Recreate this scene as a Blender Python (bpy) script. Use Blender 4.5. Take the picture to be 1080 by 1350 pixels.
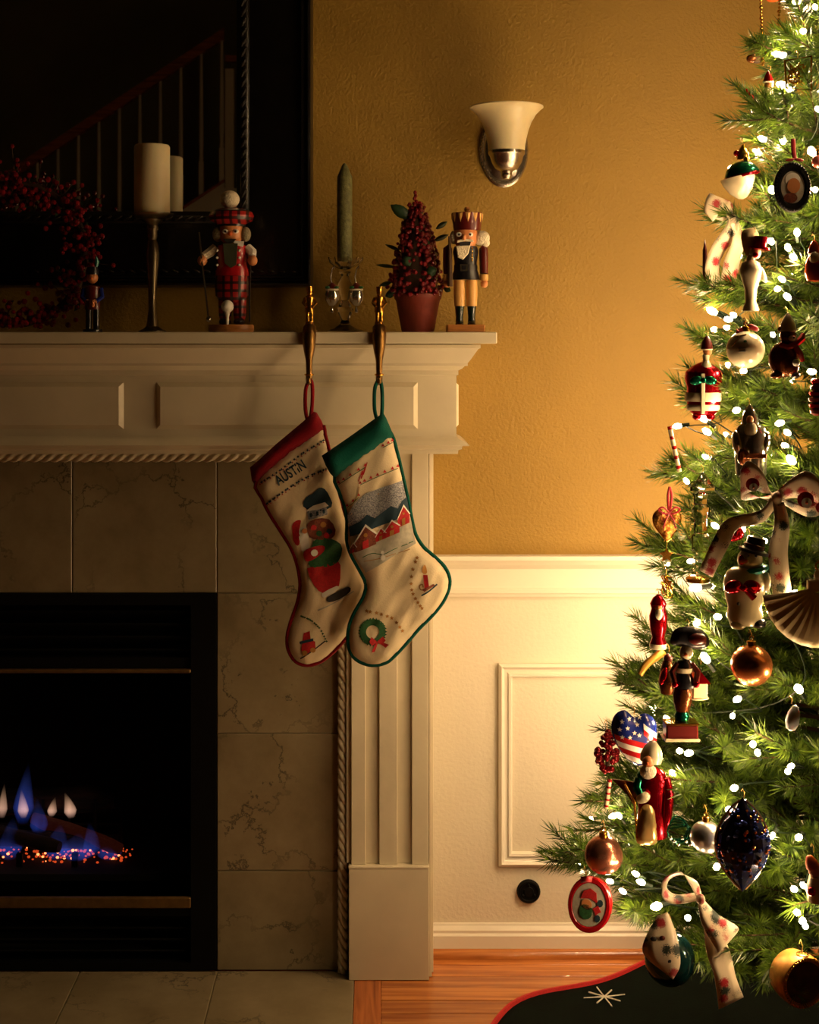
import bpy, bmesh, math, random
from mathutils import Vector, Matrix, noise
from mathutils.geometry import delaunay_2d_cdt
random.seed(7)
PI = math.pi
for o in list(bpy.data.objects): bpy.data.objects.remove(o)
SC = bpy.context.scene
COL = SC.collection

# ------------------------------------------------------------------ camera, world, exposure
# the frame is 1080 x 1350; the optical axis meets it at (500, 450): a level camera with lens shift
F, VX, HY, DW, H = 1885.0, 500.0, 450.0, 3.2, 1.37
cam_data = bpy.data.cameras.new('camera')
cam_data.sensor_width = 36.0
cam_data.lens = F / 1350.0 * 36.0
cam_data.shift_x = (540 - VX) / 1350.0
cam_data.shift_y = -(675 - HY) / 1350.0
cam_data.clip_start = 0.05
cam = bpy.data.objects.new('camera', cam_data)
cam.location = (0, -DW, H)
cam.rotation_euler = (PI / 2, 0, 0)
COL.objects.link(cam)
SC.camera = cam
world = bpy.data.worlds.new('world')
SC.world = world
world.use_nodes = True
world.node_tree.nodes['Background'].inputs[0].default_value = (1.0, 0.8, 0.55, 1)
world.node_tree.nodes['Background'].inputs[1].default_value = 0.0
SC.view_settings.view_transform = 'Standard'
SC.view_settings.look = 'None'
SC.view_settings.gamma = 1.0
SC.view_settings.use_curve_mapping = False
SC.view_settings.exposure = -0.22
SC.cycles.use_light_tree = True
SC.cycles.max_bounces = 8
SC.cycles.diffuse_bounces = 2
SC.cycles.glossy_bounces = 4
SC.cycles.transmission_bounces = 6
SC.cycles.transparent_max_bounces = 12
SC.cycles.sample_clamp_indirect = 4.0
BULB_POWER = 300.0       # the string on the front of the tree
BACK_POWER = 560.0       # the string on the side of the tree that faces the wall
BULB_COLOR = (1.0, 0.65, 0.34)

def W(px, py, D):
    return Vector(((px - VX) * D / F, D - DW, H - (py - HY) * D / F))

# ------------------------------------------------------------------ materials
def lin(c):
    return tuple((x / 12.92 if x <= 0.04045 else ((x + 0.055) / 1.055) ** 2.4) for x in [v / 255.0 for v in c])
MATS = {}
def mat(name, rgb, rough=0.5, metal=0.0, var=0.0, vscale=20.0, bump=0.0, bscale=80.0, emit=0.0, trans=0.0,
        coat=0.0, sheen=0.0, rgb2=None, spec=0.5, sss=0.0, stretch=(1, 1, 1), alpha=1.0, coords='Object'):
    if name in MATS: return MATS[name]
    m = bpy.data.materials.new(name); m.use_nodes = True
    nt = m.node_tree; b = nt.nodes['Principled BSDF']
    c = lin(rgb)
    b.inputs['Base Color'].default_value = (*c, 1)
    b.inputs['Roughness'].default_value = rough
    b.inputs['Metallic'].default_value = metal
    b.inputs['Specular IOR Level'].default_value = spec
    b.inputs['Coat Weight'].default_value = coat
    b.inputs['Coat Roughness'].default_value = 0.1
    b.inputs['Sheen Weight'].default_value = sheen
    b.inputs['Transmission Weight'].default_value = trans
    b.inputs['Alpha'].default_value = alpha
    if sss:
        b.inputs['Subsurface Weight'].default_value = sss
        b.inputs['Subsurface Radius'].default_value = (0.02, 0.012, 0.006)
        b.inputs['Subsurface Scale'].default_value = 0.5
    if emit:
        b.inputs['Emission Color'].default_value = (*c, 1)
        b.inputs['Emission Strength'].default_value = emit
    co = None
    if var or bump or rgb2:
        tc = nt.nodes.new('ShaderNodeTexCoord'); mp = nt.nodes.new('ShaderNodeMapping')
        mp.inputs['Scale'].default_value = stretch
        nt.links.new(tc.outputs[coords], mp.inputs['Vector']); co = mp.outputs[0]
    if var or rgb2:
        n = nt.nodes.new('ShaderNodeTexNoise'); n.inputs['Scale'].default_value = vscale; n.inputs['Detail'].default_value = 5
        nt.links.new(co, n.inputs['Vector'])
        r = nt.nodes.new('ShaderNodeValToRGB')
        d = lin(rgb2) if rgb2 else tuple(max(0, x * (1 - var)) for x in c)
        u = c if rgb2 else tuple(min(1, x * (1 + var)) for x in c)
        r.color_ramp.elements[0].color = (*d, 1); r.color_ramp.elements[0].position = 0.35
        r.color_ramp.elements[1].color = (*u, 1); r.color_ramp.elements[1].position = 0.65
        nt.links.new(n.outputs['Fac'], r.inputs[0]); nt.links.new(r.outputs[0], b.inputs['Base Color'])
    if bump:
        n = nt.nodes.new('ShaderNodeTexNoise'); n.inputs['Scale'].default_value = bscale; n.inputs['Detail'].default_value = 3
        nt.links.new(co, n.inputs['Vector'])
        bp = nt.nodes.new('ShaderNodeBump'); bp.inputs['Strength'].default_value = bump; bp.inputs['Distance'].default_value = 0.004
        nt.links.new(n.outputs['Fac'], bp.inputs['Height']); nt.links.new(bp.outputs[0], b.inputs['Normal'])
    MATS[name] = m
    return m

def node_mat(name):
    m = bpy.data.materials.new(name); m.use_nodes = True
    MATS[name] = m
    return m, m.node_tree, m.node_tree.nodes['Principled BSDF']

M_OCHRE = mat('ochre_wall_paint', (158, 124, 46), 0.55, var=0.06, vscale=3, bump=0.6, bscale=140)
M_CREAM = mat('cream_wall_paint', (232, 222, 198), 0.45, var=0.02, vscale=4, bump=0.25, bscale=120)
M_TRIM = mat('cream_gloss_trim', (240, 232, 212), 0.35, var=0.02, vscale=5, bump=0.06, bscale=40)
M_MANTEL = mat('mantel_paint', (216, 204, 174), 0.38, var=0.05, vscale=9, bump=0.08, bscale=60)
M_OLIVE = mat('far_room_paint', (120, 112, 62), 0.7, var=0.05, vscale=2)
M_CEIL = mat('ceiling_paint', (120, 112, 72), 0.8, var=0.02)
M_BLACK = mat('black_enamel', (8, 8, 8), 0.6, spec=0.15)
M_SOOT = mat('soot_black', (6, 6, 6), 0.95, var=0.3)
M_BRASS = mat('aged_brass', (176, 128, 60), 0.32, 1.0, var=0.12, vscale=40)
M_SILVER = mat('brushed_nickel', (190, 182, 168), 0.25, 1.0)
M_GOLD = mat('polished_gold', (222, 166, 70), 0.22, 1.0)
M_FRAME = mat('black_lacquer_frame', (14, 11, 9), 0.32, var=0.3, vscale=30, bump=0.2, bscale=120, coat=0.3)
M_CARVE = mat('dark_carved_gilt', (30, 23, 13), 0.5, 0.2, var=0.5, vscale=60, bump=0.5, bscale=200)
M_WAX = mat('ivory_wax', (236, 220, 176), 0.45, sss=0.3, var=0.03)
M_GREENWAX = mat('sage_wax', (112, 112, 66), 0.6, var=0.25, vscale=120, bump=0.4, bscale=300)
M_BERRY = mat('dark_red_berry', (120, 16, 24), 0.28, var=0.35, vscale=30, coat=0.4)
M_LEAF = mat('dark_leaf', (36, 66, 36), 0.5, var=0.3, vscale=40)
M_TWIG = mat('brown_twig', (70, 48, 26), 0.8, var=0.3)
M_POT = mat('oxblood_clay', (124, 44, 28), 0.6, var=0.15, vscale=30, bump=0.1)
M_WHITE = mat('white_enamel', (240, 234, 220), 0.35)
M_RED = mat('red_lacquer', (170, 18, 24), 0.25, coat=0.5)
M_DKRED = mat('maroon_lacquer', (92, 24, 20), 0.3, coat=0.5)
M_REDGL = mat('red_mirror_glass', (190, 12, 30), 0.16, 0.85)
M_GREENGL = mat('green_mirror_glass', (16, 110, 80), 0.18, 0.8)
M_SILVGL = mat('silver_mirror_glass', (225, 220, 210), 0.12, 0.95)
M_BROWNGL = mat('bronze_mirror_glass', (120, 66, 30), 0.25, 0.7, var=0.3, vscale=60)
M_COPPER = mat('satin_copper_glass', (226, 140, 78), 0.26, 0.9)
M_BRONZE = mat('satin_rose_bronze_glass', (190, 122, 96), 0.26, 0.9)
M_SATSIL = mat('satin_silver_glass', (188, 186, 182), 0.28, 0.9)
M_PEARL = mat('pearl_cream_glass', (240, 226, 186), 0.22, 0.1, coat=0.6)
M_SKIN = mat('painted_skin', (214, 140, 84), 0.4)
M_WOODP = mat('turned_wood', (180, 118, 58), 0.4, var=0.15, vscale=30, stretch=(1, 1, 8))
M_NAVY = mat('black_navy_lacquer', (22, 20, 24), 0.3, coat=0.4)
M_YEL = mat('ochre_lacquer', (226, 172, 96), 0.35)
M_HAIR = mat('white_fur', (236, 222, 190), 0.9, bump=0.8, bscale=300)
M_GREY = mat('grey_fur', (150, 140, 110), 0.9, bump=0.8, bscale=300)
M_BLUE = mat('blue_lacquer', (24, 40, 120), 0.25, coat=0.4)
M_TEAL = mat('teal_paint', (20, 130, 120), 0.3, coat=0.4)
M_GREEN = mat('green_lacquer', (26, 90, 44), 0.3, coat=0.4)
M_SHELL = mat('cream_shell', (238, 214, 158), 0.5, var=0.08, vscale=50)
M_ORANGE = mat('orange_paint', (214, 96, 30), 0.35)
M_DARK = mat('dark_print', (34, 30, 26), 0.6)
M_GLASS = mat('clear_glass', (250, 248, 240), 0.03, trans=1.0)
M_STRING = mat('gold_thread', (200, 160, 80), 0.4, 0.8)
M_REDRIB = mat('red_satin', (168, 22, 30), 0.4, sheen=0.3)
M_GOLDRIB = mat('gold_satin', (200, 150, 60), 0.35, 0.5)
M_WIRE = mat('green_cable', (14, 34, 18), 0.5)
M_SNOW = mat('print_white', (236, 230, 214), 0.8)
M_SLATE = mat('print_slate', (96, 98, 110), 0.85, rgb2=(190, 190, 190), vscale=420)
M_PGREEN = mat('print_green', (38, 92, 46), 0.8, var=0.25, vscale=300)
M_PRED = mat('print_red', (186, 26, 28), 0.8, var=0.15, vscale=300)
M_PBROWN = mat('print_brown', (120, 56, 30), 0.8, var=0.3, vscale=300)
M_PGOLD = mat('print_gold', (170, 116, 44), 0.8)
M_PNAVY = mat('print_teal_navy', (22, 52, 66), 0.8)
M_PGREY = mat('print_pale_snow', (186, 180, 160), 0.85, var=0.12, vscale=120)

def ribbon_mat():
    m, nt, b = node_mat('printed_ribbon')
    tc = nt.nodes.new('ShaderNodeTexCoord'); v = nt.nodes.new('ShaderNodeTexVoronoi'); v.inputs['Scale'].default_value = 58
    nz = nt.nodes.new('ShaderNodeTexNoise'); nz.inputs['Scale'].default_value = 60; nz.inputs['Detail'].default_value = 2
    add = nt.nodes.new('ShaderNodeMixRGB'); add.blend_type = 'LINEAR_LIGHT'; add.inputs[0].default_value = 0.009
    nt.links.new(tc.outputs['Object'], add.inputs[1]); nt.links.new(nz.outputs['Color'], add.inputs[2])
    nt.links.new(add.outputs[0], v.inputs['Vector'])
    # a blot in each cell; the cell's random value picks red, dark green or none
    lt = nt.nodes.new('ShaderNodeMath'); lt.operation = 'LESS_THAN'; lt.inputs[1].default_value = 0.46
    nt.links.new(v.outputs['Distance'], lt.inputs[0])
    sep = nt.nodes.new('ShaderNodeSeparateColor'); nt.links.new(v.outputs['Color'], sep.inputs[0])
    r = nt.nodes.new('ShaderNodeValToRGB'); r.color_ramp.interpolation = 'CONSTANT'
    cr = r.color_ramp
    cr.elements[0].color = (*lin((176, 24, 34)), 1)
    cr.elements[1].position = 0.3; cr.elements[1].color = (*lin((30, 48, 34)), 1)
    e = cr.elements.new(0.52); e.color = (*lin((232, 214, 180)), 1)
    nt.links.new(sep.outputs[0], r.inputs[0])
    mx = nt.nodes.new('ShaderNodeMixRGB'); mx.inputs[1].default_value = (*lin((232, 214, 180)), 1)
    nt.links.new(lt.outputs[0], mx.inputs[0]); nt.links.new(r.outputs[0], mx.inputs[2])
    nt.links.new(mx.outputs[0], b.inputs['Base Color'])
    b.inputs['Roughness'].default_value = 0.4; b.inputs['Sheen Weight'].default_value = 0.2
    return m
M_RIB = ribbon_mat()

def tartan_mat():
    m, nt, b = node_mat('red_tartan')
    tc = nt.nodes.new('ShaderNodeTexCoord'); sp = nt.nodes.new('ShaderNodeSeparateXYZ')
    nt.links.new(tc.outputs['Object'], sp.inputs[0])
    out = []
    for ax in (0, 2):
        a = nt.nodes.new('ShaderNodeMath'); a.operation = 'MULTIPLY'; a.inputs[1].default_value = 60
        nt.links.new(sp.outputs[ax], a.inputs[0])
        f = nt.nodes.new('ShaderNodeMath'); f.operation = 'FRACT'; nt.links.new(a.outputs[0], f.inputs[0])
        l = nt.nodes.new('ShaderNodeMath'); l.operation = 'LESS_THAN'; l.inputs[1].default_value = 0.35
        nt.links.new(f.outputs[0], l.inputs[0]); out.append(l)
    s = nt.nodes.new('ShaderNodeMath'); s.operation = 'ADD'
    nt.links.new(out[0].outputs[0], s.inputs[0]); nt.links.new(out[1].outputs[0], s.inputs[1])
    h = nt.nodes.new('ShaderNodeMath'); h.operation = 'MULTIPLY'; h.inputs[1].default_value = 0.5
    nt.links.new(s.outputs[0], h.inputs[0])
    r = nt.nodes.new('ShaderNodeValToRGB'); r.color_ramp.interpolation = 'CONSTANT'
    r.color_ramp.elements[0].color = (*lin((160, 26, 24)), 1)
    r.color_ramp.elements[1].position = 0.4; r.color_ramp.elements[1].color = (*lin((60, 14, 18)), 1)
    e = r.color_ramp.elements.new(0.9); e.color = (*lin((18, 26, 20)), 1)
    nt.links.new(h.outputs[0], r.inputs[0]); nt.links.new(r.outputs[0], b.inputs['Base Color'])
    b.inputs['Roughness'].default_value = 0.35; b.inputs['Coat Weight'].default_value = 0.3
    return m
M_TARTAN = tartan_mat()

def marble_mat():
    m, nt, b = node_mat('veined_beige_marble')
    g = nt.nodes.new('ShaderNodeNewGeometry'); oi = nt.nodes.new('ShaderNodeObjectInfo')
    sc = nt.nodes.new('ShaderNodeVectorMath'); sc.operation = 'SCALE'
    cmb = nt.nodes.new('ShaderNodeCombineXYZ')
    for i in range(3): nt.links.new(oi.outputs['Random'], cmb.inputs[i])
    nt.links.new(cmb.outputs[0], sc.inputs[0]); sc.inputs['Scale'].default_value = 13.0
    ad = nt.nodes.new('ShaderNodeVectorMath'); ad.operation = 'ADD'
    nt.links.new(g.outputs['Position'], ad.inputs[0]); nt.links.new(sc.outputs[0], ad.inputs[1])
    n = nt.nodes.new('ShaderNodeTexNoise'); n.inputs['Scale'].default_value = 9; n.inputs['Detail'].default_value = 7; n.inputs['Roughness'].default_value = 0.65
    nt.links.new(ad.outputs[0], n.inputs['Vector'])
    mixv = nt.nodes.new('ShaderNodeMixRGB'); mixv.blend_type = 'LINEAR_LIGHT'; mixv.inputs[0].default_value = 0.14
    nt.links.new(ad.outputs[0], mixv.inputs[1]); nt.links.new(n.outputs['Color'], mixv.inputs[2])
    v = nt.nodes.new('ShaderNodeTexVoronoi'); v.feature = 'DISTANCE_TO_EDGE'; v.inputs['Scale'].default_value = 4.6
    nt.links.new(mixv.outputs[0], v.inputs['Vector'])
    r = nt.nodes.new('ShaderNodeValToRGB')
    r.color_ramp.elements[0].color = (0, 0, 0, 1); r.color_ramp.elements[1].color = (1, 1, 1, 1); r.color_ramp.elements[1].position = 0.022
    nt.links.new(v.outputs['Distance'], r.inputs[0])
    n2 = nt.nodes.new('ShaderNodeTexNoise'); n2.inputs['Scale'].default_value = 5; n2.inputs['Detail'].default_value = 3
    nt.links.new(ad.outputs[0], n2.inputs['Vector'])
    th = nt.nodes.new('ShaderNodeValToRGB'); th.color_ramp.elements[0].position = 0.38; th.color_ramp.elements[1].position = 0.56
    nt.links.new(n2.outputs['Fac'], th.inputs[0])
    mx = nt.nodes.new('ShaderNodeMath'); mx.operation = 'MAXIMUM'
    nt.links.new(r.outputs[0], mx.inputs[0]); nt.links.new(th.outputs[0], mx.inputs[1])
    base = nt.nodes.new('ShaderNodeValToRGB')
    base.color_ramp.elements[0].color = (*lin((122, 108, 80)), 1); base.color_ramp.elements[0].position = 0.3
    base.color_ramp.elements[1].color = (*lin((150, 136, 106)), 1); base.color_ramp.elements[1].position = 0.7
    nt.links.new(n.outputs['Fac'], base.inputs[0])
    fin = nt.nodes.new('ShaderNodeMixRGB'); fin.inputs[1].default_value = (*lin((64, 57, 42)), 1)
    nt.links.new(mx.outputs[0], fin.inputs[0]); nt.links.new(base.outputs[0], fin.inputs[2])
    nt.links.new(fin.outputs[0], b.inputs['Base Color'])
    b.inputs['Roughness'].default_value = 0.28
    return m
M_MARBLE = marble_mat()
M_GROUT = mat('grout', (190, 176, 140), 0.9)

def oak_mat(name, ax, c1, c2):
    m, nt, b = node_mat(name)
    g = nt.nodes.new('ShaderNodeNewGeometry'); oi = nt.nodes.new('ShaderNodeObjectInfo')
    cmb = nt.nodes.new('ShaderNodeCombineXYZ')
    for i in range(3): nt.links.new(oi.outputs['Random'], cmb.inputs[i])
    sc = nt.nodes.new('ShaderNodeVectorMath'); sc.operation = 'SCALE'; sc.inputs['Scale'].default_value = 9.0
    nt.links.new(cmb.outputs[0], sc.inputs[0])
    ad = nt.nodes.new('ShaderNodeVectorMath'); ad.operation = 'ADD'
    nt.links.new(g.outputs['Position'], ad.inputs[0]); nt.links.new(sc.outputs[0], ad.inputs[1])
    mp = nt.nodes.new('ShaderNodeMapping'); s = [42, 42, 42]; s[ax] = 2.2; mp.inputs['Scale'].default_value = s
    nt.links.new(ad.outputs[0], mp.inputs['Vector'])
    n = nt.nodes.new('ShaderNodeTexNoise'); n.inputs['Scale'].default_value = 1.6; n.inputs['Detail'].default_value = 7; n.inputs['Distortion'].default_value = 0.6
    nt.links.new(mp.outputs[0], n.inputs['Vector'])
    r = nt.nodes.new('ShaderNodeValToRGB')
    r.color_ramp.elements[0].color = (*lin(c2), 1); r.color_ramp.elements[0].position = 0.32
    r.color_ramp.elements[1].color = (*lin(c1), 1); r.color_ramp.elements[1].position = 0.62
    nt.links.new(n.outputs['Fac'], r.inputs[0])
    hs = nt.nodes.new('ShaderNodeHueSaturation')
    ma = nt.nodes.new('ShaderNodeMapRange'); ma.inputs[3].default_value = 0.8; ma.inputs[4].default_value = 1.12
    nt.links.new(oi.outputs['Random'], ma.inputs[0]); nt.links.new(ma.outputs[0], hs.inputs['Value'])
    nt.links.new(r.outputs[0], hs.inputs['Color']); nt.links.new(hs.outputs[0], b.inputs['Base Color'])
    b.inputs['Roughness'].default_value = 0.26
    b.inputs['Coat Weight'].default_value = 0.25
    return m
M_OAK = oak_mat('oak_planks', 0, (212, 134, 66), (158, 82, 34))
M_OAKY = oak_mat('oak_border', 1, (186, 106, 50), (132, 66, 28))
M_RAILW = oak_mat('stained_handrail', 0, (190, 110, 60), (130, 70, 36))

def needle_mat():
    m, nt, b = node_mat('pine_needles')
    g = nt.nodes.new('ShaderNodeNewGeometry'); n = nt.nodes.new('ShaderNodeTexNoise'); n.inputs['Scale'].default_value = 60
    nt.links.new(g.outputs['Position'], n.inputs['Vector'])
    r = nt.nodes.new('ShaderNodeValToRGB')
    r.color_ramp.elements[0].color = (*lin((34, 64, 20)), 1); r.color_ramp.elements[0].position = 0.35
    r.color_ramp.elements[1].color = (*lin((112, 140, 44)), 1); r.color_ramp.elements[1].position = 0.68
    nt.links.new(n.outputs['Fac'], r.inputs[0]); nt.links.new(r.outputs[0], b.inputs['Base Color'])
    b.inputs['Roughness'].default_value = 0.32
    tr = nt.nodes.new('ShaderNodeBsdfTranslucent'); nt.links.new(r.outputs[0], tr.inputs['Color'])
    mx = nt.nodes.new('ShaderNodeMixShader'); mx.inputs[0].default_value = 0.3
    out = nt.nodes['Material Output']
    nt.links.new(b.outputs[0], mx.inputs[1]); nt.links.new(tr.outputs[0], mx.inputs[2]); nt.links.new(mx.outputs[0], out.inputs[0])
    return m
M_NEEDLE = needle_mat()

def emit_mat(name, rgb, strength, sampling=True):
    m = bpy.data.materials.new(name); m.use_nodes = True
    nt = m.node_tree; nt.nodes.remove(nt.nodes['Principled BSDF'])
    e = nt.nodes.new('ShaderNodeEmission'); e.inputs[0].default_value = (*rgb, 1); e.inputs[1].default_value = strength
    nt.links.new(e.outputs[0], nt.nodes['Material Output'].inputs[0])
    if not sampling: m.cycles.emission_sampling = 'NONE'
    return m
M_BULB = emit_mat('lit_bulb', BULB_COLOR, BULB_POWER)
M_BULB2 = emit_mat('lit_bulb_bright', BULB_COLOR, BACK_POWER)

def flame_mat(name, lo, hi, strength):
    """a glowing gas volume, fading towards the tip"""
    m = bpy.data.materials.new(name); m.use_nodes = True
    nt = m.node_tree; nt.nodes.remove(nt.nodes['Principled BSDF'])
    tc = nt.nodes.new('ShaderNodeTexCoord'); sp = nt.nodes.new('ShaderNodeSeparateXYZ')
    nt.links.new(tc.outputs['Generated'], sp.inputs[0])
    r = nt.nodes.new('ShaderNodeValToRGB')
    r.color_ramp.elements[0].color = (*lo, 1); r.color_ramp.elements[0].position = 0.1
    r.color_ramp.elements[1].color = (*hi, 1); r.color_ramp.elements[1].position = 0.8
    nt.links.new(sp.outputs[2], r.inputs[0])
    f = nt.nodes.new('ShaderNodeValToRGB')
    for k, (p, v) in enumerate(((0.0, 0.15), (0.25, 1.0), (1.0, 0.0))):
        e = f.color_ramp.elements[k] if k < 2 else f.color_ramp.elements.new(p)
        e.position = p; e.color = (v, v, v, 1)
    nt.links.new(sp.outputs[2], f.inputs[0])
    n = nt.nodes.new('ShaderNodeTexNoise'); n.inputs['Scale'].default_value = 25
    mp = nt.nodes.new('ShaderNodeMapping'); mp.inputs['Scale'].default_value = (3, 3, 0.5)
    nt.links.new(tc.outputs['Object'], mp.inputs[0]); nt.links.new(mp.outputs[0], n.inputs['Vector'])
    mu = nt.nodes.new('ShaderNodeMath'); mu.operation = 'MULTIPLY'; nt.links.new(f.outputs[0], mu.inputs[0]); nt.links.new(n.outputs['Fac'], mu.inputs[1])
    mu2 = nt.nodes.new('ShaderNodeMath'); mu2.operation = 'MULTIPLY'; nt.links.new(mu.outputs[0], mu2.inputs[0]); mu2.inputs[1].default_value = strength
    e = nt.nodes.new('ShaderNodeEmission'); nt.links.new(r.outputs[0], e.inputs[0]); nt.links.new(mu2.outputs[0], e.inputs[1])
    nt.links.new(e.outputs[0], nt.nodes['Material Output'].inputs['Volume'])
    return m

# ------------------------------------------------------------------ geometry helpers
class MB:
    """collects shapes; build() links them as one mesh object"""
    def __init__(s): s.v = []; s.f = []
    def add(s, VF, M=None):
        V, Fc = VF; k = len(s.v)
        s.v += [tuple(M @ Vector(p)) for p in V] if M is not None else [tuple(p) for p in V]
        s.f += [tuple(i + k for i in f) for f in Fc]
        return s

def mk(name, VF, material, parent=None, loc=(0, 0, 0), smooth=True, angle=38):
    V, Fc = (VF.v, VF.f) if isinstance(VF, MB) else VF
    me = bpy.data.meshes.new(name)
    me.from_pydata([tuple(p) for p in V], [], [tuple(f) for f in Fc])
    bm = bmesh.new(); bm.from_mesh(me); bmesh.ops.recalc_face_normals(bm, faces=bm.faces); bm.to_mesh(me); bm.free()
    if smooth:
        me.shade_smooth(); me.set_sharp_from_angle(angle=math.radians(angle))
    me.materials.append(material)
    o = bpy.data.objects.new(name, me); COL.objects.link(o)
    o.location = loc
    if parent is not None: o.parent = parent
    return o

def tag(o, label=None, cat=None, group=None, kind=None):
    if label: o['label'] = label
    if cat: o['category'] = cat
    if group: o['group'] = group
    if kind: o['kind'] = kind
    return o

def empty(name, loc=(0, 0, 0)):
    o = bpy.data.objects.new(name, None); COL.objects.link(o); o.location = loc; o.empty_display_size = 0.02
    return o

def copy_tree(o, parent=None):
    c = o.copy(); COL.objects.link(c); c.parent = parent
    for ch in list(o.children): copy_tree(ch, c)
    return c

def struct(name, VF, material, parent=None, smooth=False):
    o = mk(name, VF, material, parent, smooth=smooth)
    if parent is None: o['kind'] = 'structure'
    return o

def g_box(x0, x1, y0, y1, z0, z1, bev=0.0):
    if bev <= 0:
        V = [(x, y, z) for x in (x0, x1) for y in (y0, y1) for z in (z0, z1)]
        return V, [(0, 1, 3, 2), (4, 6, 7, 5), (0, 4, 5, 1), (2, 3, 7, 6), (0, 2, 6, 4), (1, 5, 7, 3)]
    bm = bmesh.new(); bmesh.ops.create_cube(bm, size=1.0)
    for v in bm.verts:
        v.co = Vector((x0 + (v.co.x + .5) * (x1 - x0), y0 + (v.co.y + .5) * (y1 - y0), z0 + (v.co.z + .5) * (z1 - z0)))
    bmesh.ops.bevel(bm, geom=bm.edges[:], offset=bev, segments=1, affect='EDGES', profile=0.5)
    V = [tuple(v.co) for v in bm.verts]; bm.verts.index_update(); Fc = [tuple(v.index for v in f.verts) for f in bm.faces]
    bm.free()
    return V, Fc

def g_lathe(prof, n=20, sy=1.0):
    """prof [(radius, z)] about the z axis"""
    V, Fc, rings = [], [], []
    for r, z in prof:
        if r <= 1e-7:
            rings.append([len(V)]); V.append((0, 0, z))
        else:
            rings.append(list(range(len(V), len(V) + n)))
            V += [(r * math.cos(2 * PI * i / n), sy * r * math.sin(2 * PI * i / n), z) for i in range(n)]
    for a, b in zip(rings, rings[1:]):
        for i in range(n):
            j = (i + 1) % n
            q = [a[i % len(a)], a[j % len(a)], b[j % len(b)], b[i % len(b)]]
            q2 = []
            for t in q:
                if t not in q2: q2.append(t)
            if len(q2) >= 3: Fc.append(tuple(q2))
    for rg in (rings[0], rings[-1]):
        if len(rg) > 1: Fc.append(tuple(rg))
    return V, Fc

def g_ball(rx, ry, rz, n=14, m=9):
    prof = [(math.sin(PI * k / m), -math.cos(PI * k / m)) for k in range(m + 1)]
    prof[0] = (0, -1); prof[-1] = (0, 1)
    V, Fc = g_lathe(prof, n)
    return [(x * rx, y * ry, z * rz) for x, y, z in V], Fc

def g_tube(pts, r, n=8, closed=False, caps=True):
    pts = [Vector(p) for p in pts]; N = len(pts); V, Fc = [], []
    rs = r if isinstance(r, (list, tuple)) else [r] * N
    up = None
    for i, p in enumerate(pts):
        if closed: t = pts[(i + 1) % N] - pts[i - 1]
        else: t = pts[min(i + 1, N - 1)] - pts[max(i - 1, 0)]
        t = t.normalized() if t.length > 1e-9 else Vector((0, 0, 1))
        if up is None: up = Vector((0, 0, 1)) if abs(t.z) < 0.9 else Vector((0, 1, 0))
        a = t.cross(up)
        if a.length < 1e-6: a = t.cross(Vector((1, 0, 0)))
        a.normalize(); b = a.cross(t).normalized(); up = b
        for k in range(n):
            w = 2 * PI * k / n
            V.append(tuple(p + (a * math.cos(w) + b * math.sin(w)) * rs[i]))
    for i in range(N if closed else N - 1):
        j = (i + 1) % N
        for k in range(n):
            l = (k + 1) % n
            Fc.append((i * n + k, i * n + l, j * n + l, j * n + k))
    if caps and not closed:
        Fc.append(tuple(range(n))); Fc.append(tuple(range((N - 1) * n, N * n)))
    return V, Fc

def g_sweep(path, prof, closed=False):
    """path of (x, y) with the outside to its right; prof [(out, z)] closed polygon; mitred corners"""
    N = len(path); P = [Vector(p) for p in path]; V, Fc = [], []; K = len(prof)
    for i in range(N):
        d0 = (P[i] - P[i - 1]).normalized() if (i > 0 or closed) else None
        d1 = (P[(i + 1) % N] - P[i]).normalized() if (i < N - 1 or closed) else None
        d0 = d0 or d1; d1 = d1 or d0
        n0 = Vector((d0.y, -d0.x)); n1 = Vector((d1.y, -d1.x))
        m = (n0 + n1); m = m / max(1e-6, m.dot(n0)) if m.length > 1e-6 else n0
        for o, z in prof: V.append((P[i].x + m.x * o, P[i].y + m.y * o, z))
    for i in range(N if closed else N - 1):
        j = (i + 1) % N
        for k in range(K):
            l = (k + 1) % K
            Fc.append((i * K + k, j * K + k, j * K + l, i * K + l))
    if not closed:
        Fc.append(tuple(range(K))); Fc.append(tuple(range((N - 1) * K, N * K)))
    return V, Fc

def g_frame(x0, x1, z0, z1, prof, yb):
    """a rectangular moulding in the XZ plane: prof [(inward from the outer edge, proud of yb toward the viewer)]"""
    V, Fc = [], []; K = len(prof)
    for sx, sz, cx, cz in ((1, 1, x0, z0), (-1, 1, x1, z0), (-1, -1, x1, z1), (1, -1, x0, z1)):
        for a, b in prof: V.append((cx + sx * a, yb - b, cz + sz * a))
    for i in range(4):
        j = (i + 1) % 4
        for k in range(K):
            l = (k + 1) % K
            Fc.append((i * K + k, j * K + k, j * K + l, i * K + l))
    return V, Fc

def rot(ax, deg): return Matrix.Rotation(math.radians(deg), 4, ax)
def tr(x, y, z): return Matrix.Translation((x, y, z))

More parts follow.
